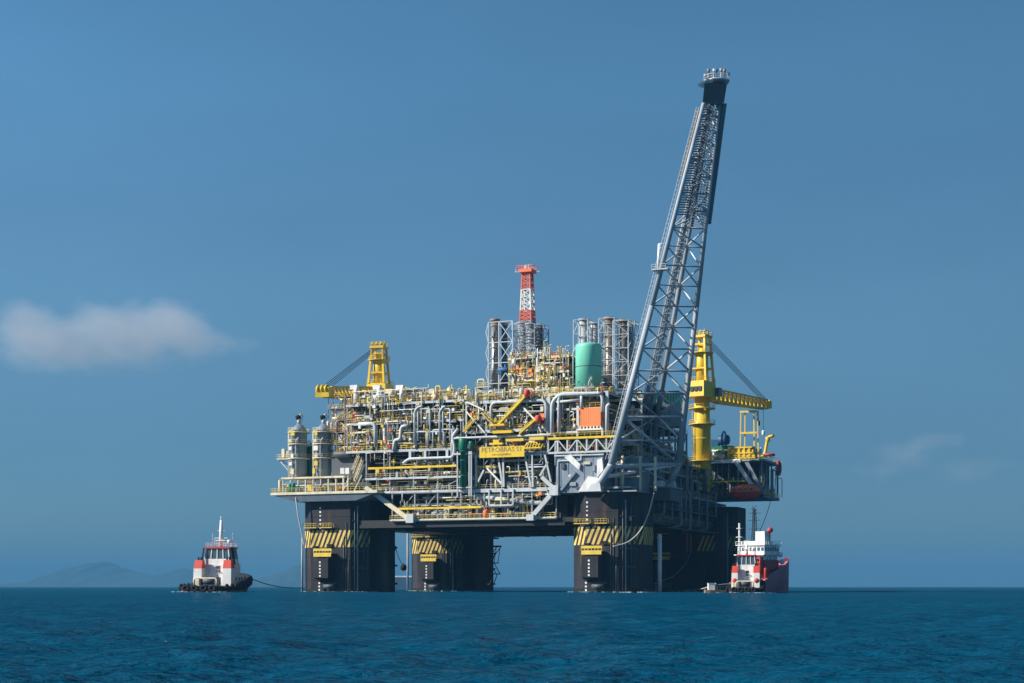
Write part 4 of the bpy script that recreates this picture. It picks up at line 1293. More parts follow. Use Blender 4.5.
for i in range(N + 1):
    k = 1 - .55 * ts[i]
    mb = MB().tube(Lp[i], Rp[i], .27 * k, 7).tube(Lp[i], Bp[i], .24 * k, 7).tube(Rp[i], Bp[i], .24 * k, 7)
    fl.part(mb, 'ring_brace_frame', 'mid_grey' if i % 2 else 'light_grey')
for i in range(N):
    k = 1 - .5 * ts[i]
    a, b = (Lp, Rp) if i % 2 else (Rp, Lp)
    if i % 2 == 0 and i < N - 2 or i >= 10:
        fl.part(MB().tube(a[i], b[min(i + 2, N)] if i < 10 else b[i + 1], .30 * k, 8), 'diagonal_brace', 'light_grey')
    if i % 2 == 1 and i < 10:
        fl.part(MB().tube(b[i - 1], a[min(i + 1, N)], .30 * k, 8), 'diagonal_brace', 'light_grey')
    a, b = (Lp, Bp) if i % 2 else (Bp, Lp)
    fl.part(MB().tube(a[i], b[i + 1], .3 * k, 7), 'diagonal_brace', 'light_grey')
    a, b = (Rp, Bp) if i % 2 else (Bp, Rp)
    fl.part(MB().tube(a[i], b[i + 1], .3 * k, 7), 'diagonal_brace', 'white' if i % 2 else 'light_grey')
# base bracing
for p0, p1, r, m in ((FL[0], FRt[0], .45, 'brown'), (FL[1], FRt[1], .5, 'light_grey'), (lray(604, 477, 399.6), FRt[1], .5, 'white'), (FL[1], lray(645, 470, 408), .3, 'mid_grey'), (lray(645, 470, 408), lray(668, 482, 414), .3, 'mid_grey'), (lray(645, 458, 410), lray(636, 470, 408), .22, 'mid_grey'), (lray(645, 458, 410), lray(655, 472, 410), .22, 'mid_grey')):
    fl.part(MB().tube(p0, p1, r, 9), 'base_brace', m)
for q, w_, zb_ in ((FL[0], 2.0, ZT), (FRt[0], 2.2, ZT + 2.2)):
    fl.part(MB().hexa([(q[0] - w_, q[1] - 1.2, zb_), (q[0] + w_, q[1] - 1.2, zb_), (q[0] + w_, q[1] + 1.0, zb_), (q[0] - w_, q[1] + 1.0, zb_)], [(q[0] - .6, q[1] - 1, zb_ + 2), (q[0] + 1.6, q[1] - 1, zb_ + 2), (q[0] + 1.6, q[1] + .9, zb_ + 2), (q[0] - .6, q[1] + .9, zb_ + 2)]), 'foot', 'light_grey')
q = lray(659, 490, 416)
fl.part(MB().box(q[0] - 1.1, q[0] + 1.3, q[1] - 1.6, q[1] + 1.5, q[2] - .4, q[2] + 2.4), 'foot_block', 'white')
q = lray(622, 475, 402)
fl.part(MB().tube((q[0], q[1] + .5, ZT), (q[0], q[1] + .5, q[2] + 5), .42, 8), 'stub_post', 'cream')
# flare pipes with their ladder cage run up inside along the rear chord
mb = MB()
p0, p1 = np.array(lray(643, 430, 414)), np.array(lray(711, 104, 391))
for k, (dx, dy) in enumerate(((-1.1, 0), (-.4, -.5), (.4, 0), (1.1, -.3))):
    o = np.array((dx, dy, 0))
    fl.part(MB().tube(p0 + o, p1 + o * .6, (.38, .28, .38, .26)[k], 8), 'flare_pipe', ('mid_grey', 'blue_grey', 'mid_grey', 'blue_grey')[k])
for i in range(46):
    t = i / 46
    c_ = p0 + (p1 - p0) * t
    w_ = 1.5 * (1 - .35 * t)
    mb.bar(c_ + np.array((-w_, -.8, 0)), c_ + np.array((w_, -.8, 0)), .11)
    if i % 2: mb.bar(c_ + np.array((-w_, -.8, 0)), c_ + (p1 - p0) / 46 + np.array((w_, -.8, 0)), .07)
mb.bar(p0 + np.array((-1.5, -.8, 0)), p1 + np.array((-1, -.8, 0)), .12).bar(p0 + np.array((1.5, -.8, 0)), p1 + np.array((1, -.8, 0)), .12)
fl.part(mb, 'pipe_cage_lattice', 'blue_grey')
# heat shields round the upper third
def strip(a, b, t0, t1, off, th, mbx, n=8, fill_=.985):
    for i in range(n):
        u0, u1 = t0 + (t1 - t0) * i / n, t0 + (t1 - t0) * (i + fill_) / n
        q = [a(u0), b(u0), b(u1), a(u1)]
        o = np.array(off)
        v = [p_ + o for p_ in q] + [p_ + o + np.array(th) for p_ in q]
        mbx.add(v, [(0, 1, 2, 3), (7, 6, 5, 4), (0, 4, 5, 1), (1, 5, 6, 2), (2, 6, 7, 3), (3, 7, 4, 0)])
    return mbx


Lf = lambda t: np.array(lerp(FL[1], FL[2], t))
Rf = lambda t: np.array(lerp(FRt[1], FRt[2], t))
Bf = lambda t: np.array(lerp(FB[0], FB[1], max(0, (t - .055) / .945)))
fl.part(strip(Lf, Bf, .70, 1, (0, .5, 0), (0, .12, 0), MB(), 46, .55), 'heat_shield', 'shield')
fl.part(strip(Bf, Rf, .67, 1, (0, .5, 0), (0, .12, 0), MB(), 50, .55), 'heat_shield', 'shield')
side_off = np.array((1.6, .6, 0))
fl.part(strip(lambda t: Rf(t) + np.array((.3, .25, 0)), lambda t: Rf(t) + np.array((.4, .25, 0)) + side_off * (.45 + .9 * (t - .68)), .68, 1.0, (0, 0, 0), (0, .5, 0), MB(), 8), 'heat_shield', 'shield')
fl.part(strip(lambda t: Lf(t) + np.array((-1.5, .3, 0)), lambda t: Lf(t) + np.array((-.7, .2, 0)), .80, .985, (0, 0, 0), (0, .4, 0), MB(), 8), 'heat_shield', 'dark_grey')
mb = MB()
a, b = Lf(.02) + np.array((-1.5, -.3, 0)), Lf(.99) + np.array((-1.1, -.3, 0))
mb.ladder(a, b, .7, (1, 0, 0), 1.2, .08)
fl.part(mb, 'ladder', 'light_grey')
# side platform with a small white mast
q = Lf(.61)
mb = MB().box(q[0] - 3.6, q[0] + .6, q[1] - 1.2, q[1] + 1.2, q[2] - 5.6, q[2] - 5.3).rail([(q[0] - 3.6, q[1] - 1.2, q[2] - 5.3), (q[0], q[1] - 1.2, q[2] - 5.3)], 1.1, 1, .07)
fl.part(mb, 'access_platform', 'light_grey')
fl.part(MB().tube((q[0] - 2.2, q[1], q[2] - 5.3), (q[0] - 1.9, q[1], q[2] + 1), .36, 8).tube((q[0] - 2.2, q[1], q[2] + .9), (q[0] - 1.2, q[1], q[2] + 1.1), .2, 6), 'beacon_post', 'white')
# head
tL, tR, tB = lray(702.5, 104, 386), lray(724, 103, 389), lray(718, 104, 396)
uL, uR, uB = lray(704.5, 83, 385), lray(727, 84, 389), lray(717, 83, 397)
mb = MB().add([tL, tR, tB, uL, uR, uB], [(2, 1, 0), (3, 4, 5), (0, 1, 4, 3), (1, 2, 5, 4), (2, 0, 3, 5)])
hd = fl.part(mb, 'head_shield', 'dark_grey')
c_ = np.array(lerp(lerp(uL, uR, .5), uB, .33))
mb = MB().lathe((c_[0], c_[1], c_[2] + .1), [(3.0, 0), (3.4, .1), (3.4, .35), (3.0, .4)], 8)
mb.rail([(c_[0] + 3.3 * math.cos(t), c_[1] + 3.3 * math.sin(t), c_[2] + .4) for t in np.linspace(0, 2 * math.pi, 9)], 1.2, 3, .06)
fl.part(mb, 'tip_platform', 'light_grey')
q0, q1 = np.array(lray(698, 86, 385)), np.array(lray(708, 80.5, 386))
fl.part(MB().hexa([q0, q1, q1 + np.array((.6, 2, 0)), q0 + np.array((.6, 2, 0))], [q0 + np.array((0, 0, .5)), q1 + np.array((0, 0, .5)), q1 + np.array((.6, 2, .5)), q0 + np.array((.6, 2, .5))]), 'tip_ramp', 'white')
for i, (dx, dy, h) in enumerate(((-2.8, 0, 1.8), (-1.7, -1, 2.6), (-.6, .3, 2.9), (.4, -1.4, 2.2), (1.1, .6, 2.9), (2.2, -.4, 2.3), (3.0, .6, 1.6), (-2.2, 1.6, 2.2))):
    mb = MB().tube((c_[0] + dx, c_[1] + dy, c_[2] + .4), (c_[0] + dx, c_[1] + dy, c_[2] + h), .2, 8).tube((c_[0] + dx, c_[1] + dy, c_[2] + h), (c_[0] + dx, c_[1] + dy, c_[2] + h + .8), .3, 8, .42)
    fl.part(mb, 'burner', ('mid_grey', 'brown', 'light_grey', 'dark_grey')[i % 4])

# ================================================================= stacks and mast
def stack(px, pt, pb, y, r, label, m='stack_metal', lattice=True, w=None, group='exhaust stacks'):
    x, _, z1 = fr(px, pt, y)
    z0 = fr(px, pb, y)[2]
    T = Thing('exhaust_stack', label, 'exhaust stack', (x, y, z0), group=group)
    T.part(MB().lathe((x, y, z0), [(r, 0), (r, (z1 - z0) * .3), (r * .85, (z1 - z0) * .34), (r * .85, z1 - z0 - .8)], 18), 'flue', m)
    T.part(MB().lathe((x, y, z1 - .9), [(r * .85, 0), (r * 1.12, .25), (r * 1.12, .8), (r * .7, .9)], 18), 'cap', 'brown' if m == 'stack_metal' else 'mid_grey')
    mb = MB()
    for q in np.linspace(.1, .9, 6):
        mb.torus((x, y, z0 + (z1 - z0) * q), r * .98, .12, 'z', 14, 5)
    T.part(mb, 'band_rim', 'light_grey')
    if lattice:
        w = w or r + .9
        mb = MB()
        cs_ = [(x - w, y - w), (x + w, y - w), (x + w, y + w), (x - w, y + w)]
        for c in cs_: mb.bar((*c, z0), (*c, z1 - .6), .14)
        n = 5
        for i in range(n + 1):
            za = z0 + (z1 - .6 - z0) * i / n
            for k in range(4):
                mb.bar((*cs_[k], za), (*cs_[(k + 1) % 4], za), .09)
                if i < n:
                    zb_ = z0 + (z1 - .6 - z0) * (i + 1) / n
                    a, b = (k, (k + 1) % 4) if i % 2 else ((k + 1) % 4, k)
                    mb.bar((*cs_[a], za), (*cs_[b], zb_), .08)
        T.part(mb, 'support_lattice', 'mid_grey' if pb < 380 else 'light_grey')
    return T


stack(583, 318.5, 390, 33, 1.2, 'grey exhaust stack rising behind the left edge of the teal tank'.replace('left edge', 'outer edge'), 'light_grey')
stack(594, 322, 390, 38, 1.1, 'thin grey exhaust stack rising behind the middle of the teal tank', 'light_grey')
stack(609, 317, 390, 33, 1.35, 'thick brown exhaust stack next to the teal tank')
stack(623, 319.5, 390, 33, 1.35, 'brown and dark exhaust stack in the lattice closest to the flare tower')
stack(630, 320.5, 390, 38, 1.0, 'dark thin exhaust stack half hidden behind the brown one near the flare tower', 'mid_grey')
stack(495, 319, 388, 40, 1.35, 'brown exhaust stack in the wide open lattice beside the red and white mast', 'stack_metal', False)
stack(504.5, 323, 386, 42, 1.0, 'dark exhaust stack standing inside the wide open lattice', 'dark_grey', False)
stack(521.5, 322, 362, 42, 1.25, 'shiny pale exhaust stack at the foot of the red and white mast', 'light_grey', True)
stack(530, 323, 362, 38, 1.3, 'dark exhaust stack in front of the red and white mast', 'mid_grey', True)
stack(539, 324, 362, 42, 1.25, 'dark exhaust stack at the teal tank side of the red and white mast', 'dark_grey', True)
# open lattice beside the first stack
a, b = fr(489, 384, 38), fr(513, 321, 38)
ol = Thing('stack_frame', 'open white lattice frame around the lone brown exhaust stack', 'lattice frame', ((a[0] + b[0]) / 2, 40, a[2]))
mb = MB()
xs = (a[0], (a[0] + b[0]) / 2 - .5, b[0])
zz = np.linspace(a[2], b[2], 4)
for y in (37.6, 43):
    for x in xs: mb.bar((x, y, a[2] - 6), (x, y, b[2]), .2)
    for i in range(4):
        mb.bar((xs[0], y, zz[i]), (xs[2], y, zz[i]), .16)
        if i < 3:
            mb.bar((xs[1], y, zz[i]), (xs[2], y, zz[i + 1]), .14).bar((xs[2], y, zz[i]), (xs[1], y, zz[i + 1]), .14)
            mb.bar((xs[0], y, zz[i]), (xs[0] - .8, y, (zz[i] + zz[i + 1]) / 2), .14).bar((xs[0] - .8, y, (zz[i] + zz[i + 1]) / 2), (xs[0], y, zz[i + 1]), .14)
ol.part(mb, 'lattice', 'light_grey')
# red and white mast
x, y, z1 = fr(527.5, 273, 44)
z0 = fr(527.5, 358, 44)[2]
ms = Thing('lattice_mast', 'slim red and white lattice mast with a red platform on top', 'mast', (x, y, z0))
zs_ = [fr(527.5, q, 44)[2] for q in (345, 322, 311, 290, 273)]
for k, (m) in enumerate(('mid_grey', 'mast_red', 'white', 'mast_red')):
    mb = MB()
    for i in range(3):
        za, zb_ = zs_[k] + (zs_[k + 1] - zs_[k]) * i / 3, zs_[k] + (zs_[k + 1] - zs_[k]) * (i + 1) / 3
        wa, wb_ = [1.95 - .8 * (q - zs_[0]) / (zs_[-1] - zs_[0]) for q in (za, zb_)]
        ca = [(x + a_ * wa, y + b_ * wa, za) for a_, b_ in ((-1, -1), (1, -1), (1, 1), (-1, 1))]
        cb = [(x + a_ * wb_, y + b_ * wb_, zb_) for a_, b_ in ((-1, -1), (1, -1), (1, 1), (-1, 1))]
        for q in range(4):
            mb.bar(ca[q], cb[q], .27).bar(cb[q], cb[(q + 1) % 4], .17).bar(ca[q], cb[(q + 1) % 4], .14).bar(ca[(q + 1) % 4], cb[q], .14)
    ms.part(mb, 'mast_section_lattice', m)
ms.part(MB().box(x - 2.0, x + 2.0, y - 2, y + 2, zs_[-1], zs_[-1] + .9).rail([(x - 2.8, y - 2, zs_[-1] + .9), (x + 2.4, y - 2, zs_[-1] + .9), (x + 2.4, y + 2, zs_[-1] + .9), (x - 2.8, y + 2, zs_[-1] + .9)], 1, 1.4, .08, close=True), 'top_platform', 'coral')
mb = MB().bar((x - 4, y, zs_[-1] + .6), (x + 4, y, zs_[-1] + .2), .1).bar((x - 3.6, y, zs_[-1] + .6), (x - 3.6, y, zs_[-1] + 1.8), .12).bar((x + .3, y, zs_[-1] + .9), (x + .3, y, zs_[-1] + 2.6), .14).cbox((x - .6, y, zs_[-1] + 1.8), .7, .5, .9)
ms.part(mb, 'antenna', 'light_grey')

# ================================================================= rear deck with lifeboat
zk0, zk1 = ray(740, 498, 470)[2], ray(740, 460, 470)[2]
ex = 16.2
rd = Thing('lifeboat_deck', 'dark overhanging deck with white edge above the orange lifeboat', 'deck', (6, 88, zk0))
rd.part(MB().box(-4, ex, 78, 101, zk1 - .6, zk1), 'upper_floor', 'mid_grey')
rd.part(MB().box(-4, ex - .5, 80, 101, zk0, zk0 + .8), 'lower_floor', 'dark_grey')
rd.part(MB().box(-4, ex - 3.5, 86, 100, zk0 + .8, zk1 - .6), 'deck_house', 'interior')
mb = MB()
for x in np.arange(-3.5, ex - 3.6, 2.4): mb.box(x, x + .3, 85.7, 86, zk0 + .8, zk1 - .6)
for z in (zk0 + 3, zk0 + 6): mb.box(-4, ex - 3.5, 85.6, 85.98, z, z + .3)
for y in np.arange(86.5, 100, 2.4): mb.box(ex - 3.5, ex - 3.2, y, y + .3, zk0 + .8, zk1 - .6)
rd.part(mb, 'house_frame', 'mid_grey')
for x in (-2, 1.5, 5, 8, 11): rd.part(MB().tube((x, 79.5, zk0 + .8), (x, 79.5, zk1 - .6), .2, 7), 'deck_post', 'mid_grey')
for y in (79, 85, 92, 100): rd.part(MB().tube((ex - 1, y, zk0 + .8), (ex - 1, y, zk1 - .6), .22, 7), 'deck_post', 'mid_grey')
rd.part(MB().rail([(-4, 80, zk0 + .8), (ex - .5, 80, zk0 + .8), (ex - .5, 101, zk0 + .8)], 1.2, 1.4, .08), 'guard_rail_frame', 'rail_yellow')
fill(rd, ex - 3, ex - .6, 80, 99, zk0 + .8, zk1 - .8, pipes=0, risers=8, up=3, lie=0, cab=8, val=10)
p0, p1 = sd(705, 460, 6), sd(750, 462, 6)
rd.part(MB().box(-4, 9, 77.7, 78, zk1 - 1.0, zk1 + .1), 'edge_beam', 'white')
rd.part(MB().bar((7.5, 77.6, zk1 - .4), (13.5, 77.6, zk0 + 2.2), .75), 'raking_strut', 'white')
rd.part(MB().bar((10.5, 78.8, zk1 - .4), (15.5, 78.8, zk0 + 1.6), .75), 'raking_strut', 'blue_grey')
rd.part(MB().rail([(-4, 78, zk1), (ex, 78, zk1), (ex, 101, zk1)], 1.2, 1.4, .07), 'guard_rail_frame', 'rail_yellow')
rd.part(MB().box(-1, ex - 5.5, 76.6, 77, zk0 + 4.6, zk0 + 5), 'davit_beam', 'yellow')
for x in (0.5, 3.5, 7, 9.8): rd.part(MB().bar((x, 76.8, zk0 + 4.7), (x, 77.6, zk0 + 6), .16), 'davit_arm', 'rail_yellow')
fill(rd, -3, ex - 1, 78.5, 82, zk1, zk1 + 3.4, pipes=5, risers=12, up=3, lie=1, cab=10, val=14, lamps=2)
fill(rd, ex - 6, ex - .5, 78.5, 82, zk0 + .8, zk0 + 5, pipes=3, risers=6, up=2, lie=0, cab=5, val=8)
cp = Thing('pedestal_walkway', 'yellow railed walkway at the foot of the crane beside the flare tower', 'walkway', (-3, 58, 36))
cp.part(MB().box(-9, .8, 50, 61, 35.6, 35.9), 'floor', 'mid_grey')
cp.part(MB().rail([(-9, 50, 35.9), (.8, 50, 35.9), (.8, 61, 35.9)], 1.3, 1.2, .09), 'guard_rail_frame', 'rail_yellow')
fill(cp, -8.5, .3, 50.4, 58, 35.9, 38.6, pipes=3, risers=8, up=2, lie=0, cab=8, val=14)
cp.part(MB().lathe((-1.4, 53, 35.9), dome(1.0, 4.2), 12), 'green_drum', 'green')
cp.part(MB().elbow([(-6, 59, 37.2), (-1, 59, 37.2), (-1, 59, 28)], .5, 9, .6), 'corner_pipe', 'light_grey')
for y in (50.3, 55, 60.6): cp.part(MB().box(.3, .7, y - .2, y + .2, 28, 35.6), 'post', 'mid_grey')
# yellow tank cage
a, b = lray(727.5, 460, 468), lray(752, 447.5, 468)
cg = Thing('yellow_cage', 'yellow barred tank cage on the edge of the lifeboat deck', 'tank cage', (a[0], a[1], zk1))
xa_, xb_ = a[0], b[0] + 1
ya = 78.6
cg.part(MB().box(xa_ + .2, xb_ - .2, ya + .2, ya + 5, zk1 + .1, b[2] - .2), 'tank', 'rail_yellow')
mb = MB()
for x in np.linspace(xa_, xb_, 6): mb.box(x - .28, x + .28, ya - .15, ya + .15, zk1, b[2])
for z in np.linspace(zk1 + .3, b[2], 3): mb.box(xa_ - .2, xb_ + .2, ya - .22, ya + .1, z - .22, z + .22)
cg.part(mb, 'bar_frame', 'yellow')
# boom rest tower
rs = Thing('boom_rest', 'tall open yellow trestle below the lowered crane boom', 'trestle', (4, 86, zk1))
c0, c1 = lray(740, 447, 486), lray(758.5, 447, 486)
zt = ray(749, 411, 486)[2]
mb = MB()
for c in (c0, lerp(c0, c1, .25), lerp(c0, c1, .78), c1):
    mb.bar((c[0], c[1], zk1), (lerp(c, lerp(c0, c1, .5), .12)[0], c[1], zt), .24)
for z in np.linspace(zk1 + 3, zt - .3, 3):
    mb.box(c0[0], c1[0], c0[1] - .3, c0[1] + .3, z - .3, z + .3)
rs.part(mb, 'trestle_frame', 'rail_yellow')
a, b = lray(758, 447, 482), lray(771, 437, 482)
rs2 = Thing('boat_davit', 'yellow curved davit arm at the far outer end of the lifeboat deck', 'davit', (a[0], a[1], zk1))
rs2.part(MB().elbow([(a[0] - 2, a[1], zk1), (a[0] - 1, a[1], zk1 + 1.6), (b[0] - 2, b[1], zk1 + 2.0), (b[0] - 1, b[1], b[2]), (b[0] + 1, b[1], b[2] + .4)], .5, 9, 1.5), 'arm', 'yellow')
rs2.part(MB().lathe((b[0] - 1, b[1], b[2] - 1.6), dome(.7, 1.8), 10), 'winch', 'rail_yellow')
# hose reels (rings)
for (px, py, Yw, r, m, lab, ax) in ((769, 455, 478, 1.5, 'dark_red', 'pink-red hose reel ring lying on the rail of the lifeboat deck', 'z'), (779, 468, 478, 1.9, 'dark_red', 'dark red hose reel ring hung upright at the outer corner of the lifeboat deck', 'x')):
    q = lray(px, py, Yw)
    T = Thing('hose_reel', lab, 'hose reel', (q[0], q[1], q[2]))
    T.part(MB().torus(q, r, .42, ax, 18, 8), 'hose', m)
    T.part(MB().tube((q[0] - 1.2, q[1], q[2]), (q[0] + .2, q[1], q[2]), .3, 8).bar((q[0] - 1, q[1], q[2] - 2.4), (q[0] - .6, q[1], q[2]), .2), 'hub', 'mid_grey')
# blue machine
q = lray(724, 440, 474)
bm_ = Thing('blue_winch', 'dark blue winch machine between crane pedestal and yellow cage', 'winch', (q[0], q[1], zk1))
bm_.part(MB().lathe((q[0] - 2, q[1], q[2]), dome(1.5, 3.8), 16, 'x'), 'drum', 'blue')
bm_.part(MB().torus(q, 2.6, .3, 'x', 16, 6).cbox((q[0] - 2.6, q[1], q[2] - 1.4), 2.2, 2.5, 3), 'frame', 'blue')
bm_.part(MB().box(q[0] - 4, q[0] + 3, q[1] - 1.6, q[1] + 1.6, zk1, q[2] - 1.9), 'base', 'green')
# lifeboat
a, b = lray(731, 492, 469), lray(765, 492, 469)
L = b[0] - a[0]
lbx = Thing('lifeboat', 'orange enclosed lifeboat hanging under the overhanging deck', 'lifeboat', ((a[0] + b[0]) / 2, 77, zk0))


def boat_hull(L, B_, D, n=14, m=10):
    v, f = [], []
    for i in range(n + 1):
        t = i / n * 2 - 1
        w_ = B_ / 2 * max(.03, (1 - abs(t) ** 2.6)) ** .7
        h0 = -D * max(.05, (1 - abs(t) ** 3.5)) ** .8
        for j in range(m + 1):
            a_ = math.pi * j / m
            v.append((t * L / 2, w_ * math.cos(a_), h0 * math.sin(a_) + .25 * t * t))
    for i in range(n):
        for j in range(m):
            k = i * (m + 1) + j
            f.append((k, k + m + 1, k + m + 2, k + 1))
    return v, f


mb = MB()
v, f = boat_hull(L * 1.06, 3.9, 2.5)
mb.add([(p[0] + (a[0] + b[0]) / 2, p[1] + 77, p[2] + a[2] - .3) for p in v], f, True)
hb = lbx.part(mb, 'hull', 'red')
mb = MB()
v, f = boat_hull(L * .98, 3.4, -2.3)
mb.add([(p[0] + (a[0] + b[0]) / 2, p[1] + 77, p[2] + a[2] - .28) for p in v], [q[::-1] for q in f], True)
mb.cbox(((a[0] + b[0]) / 2 + 1.6, 77, a[2] + 1.5), 2.2, 1.6, 1.2)
lbx.part(mb, 'canopy', 'coral')
mb = MB()
for i in range(4): mb.cbox(((a[0] + b[0]) / 2 - 3 + i * 1.7, 75.5, a[2] + .55), .7, .3, .35)
lbx.part(mb, 'window_pane', 'glass')
for q in (.2, .8):
    x = a[0] + L * q
    lbx.part(MB().tube((x, 77, a[2] + 1), (x, 77, zk0 + 4.7), .09, 5), 'fall_rope', 'black')

# ================================================================= ropes, lines, ball
def rope(name, label, pts, r, m, cat='rope'):
    P = []
    for i in range(len(pts) - 1):
        for t in np.linspace(0, 1, 9)[:-1]:
            p_ = [pts[max(i - 1, 0)], pts[i], pts[i + 1], pts[min(i + 2, len(pts) - 1)]]
            P.append(tuple(.5 * (2 * p_[1][k] + (p_[2][k] - p_[0][k]) * t + (2 * p_[0][k] - 5 * p_[1][k] + 4 * p_[2][k] - p_[3][k]) * t * t + (3 * p_[1][k] - p_[0][k] - 3 * p_[2][k] + p_[3][k]) * t ** 3) for k in range(3)))
    P.append(pts[-1])
    return single(MB().path(P, r, 6), name, m, label, cat, pts[0])


rope('mooring_line', 'pale slack rope from the flare tower foot to the striped near column', [lray(654, 493, 404), lray(648, 515, 403), lray(640, 531, 400), lray(628, 542, 398), lray(613, 546.5, 396.5)], .16, 'rope')
rope('mooring_line', 'pale rope from the side deck down the outer front column', [fr(295.5, 495, -2.4), fr(298, 515, -2.2), fr(302, 535, -1), fr(304, 545, -.6)], .16, 'rope')
rope('tow_line', 'dark tow line sagging from the lone tug to the outer front column', [lray(252, 579, 432), lray(268, 584.5, 430), lray(285, 587.5, 428), lray(303, 588, 427)], .12, 'black')
rope('tow_line', 'pale tow line from the tug beside the supply ship to the rear column', [lray(716, 583.5, 352), lray(705, 588, 390), lray(694, 590, 436), lray(684, 590.3, 470)], .12, 'rope')
rope('hanging_line', 'thin dark line hanging from the lifeboat deck over the supply ship', [lray(771, 500, 480), lray(766, 516, 480), lray(757, 538, 482)], .09, 'black')
rope('hanging_line', 'dark slack line on the shaded flank near the red ladder', [lray(691, 552, 462), lray(684, 566, 455), lray(672, 577, 448), lray(660, 581, 438)], .1, 'mid_grey')
rope('hanging_line', 'thin dark line carrying the black ball between two columns', [lray(394, 541, 470), lray(398, 556, 470), lray(403, 566, 470)], .1, 'black')
q = lray(403.5, 567.5, 470)
bl = Thing('ball_fender', 'black ball fender hanging in the gap between two columns', 'fender', q)
bl.part(MB().lathe((q[0], q[1], q[2] - 1), [(.1, 0), (.55, .12), (.9, .5), (1.0, 1), (.9, 1.5), (.55, 1.9), (.1, 2)], 14), 'ball', 'black')
bl.part(MB().torus((q[0], q[1], q[2] + 1.1), .22, .07, 'x', 10, 5), 'eye', 'black')


# ================================================================= vessels afloat
def hull_mesh(stations, prof):
    """stations: (y, half beam at deck, half beam at water, deck height); returns verts/faces of a lofted hull"""
    v, f = [], []
    for (y, bd, bw, zd) in stations:
        v += [(-bd, y, zd), (-(bd * .6 + bw * .4), y, zd * .5), (-bw, y, 0), (-bw * .7, y, -1.6), (bw * .7, y, -1.6), (bw, y, 0), (bd * .6 + bw * .4, y, zd * .5), (bd, y, zd)]
    n = 8
    for i in range(len(stations) - 1):
        for j in range(n - 1):
            k = i * n + j
            f.append((k, k + 1, k + n + 1, k + n))
        f.append((i * n, i * n + n, i * n + n + n - 1, i * n + n - 1))
    f.append(tuple(range(n - 1, -1, -1)))
    f.append(tuple((len(stations) - 1) * n + j for j in range(n)))
    return v, f


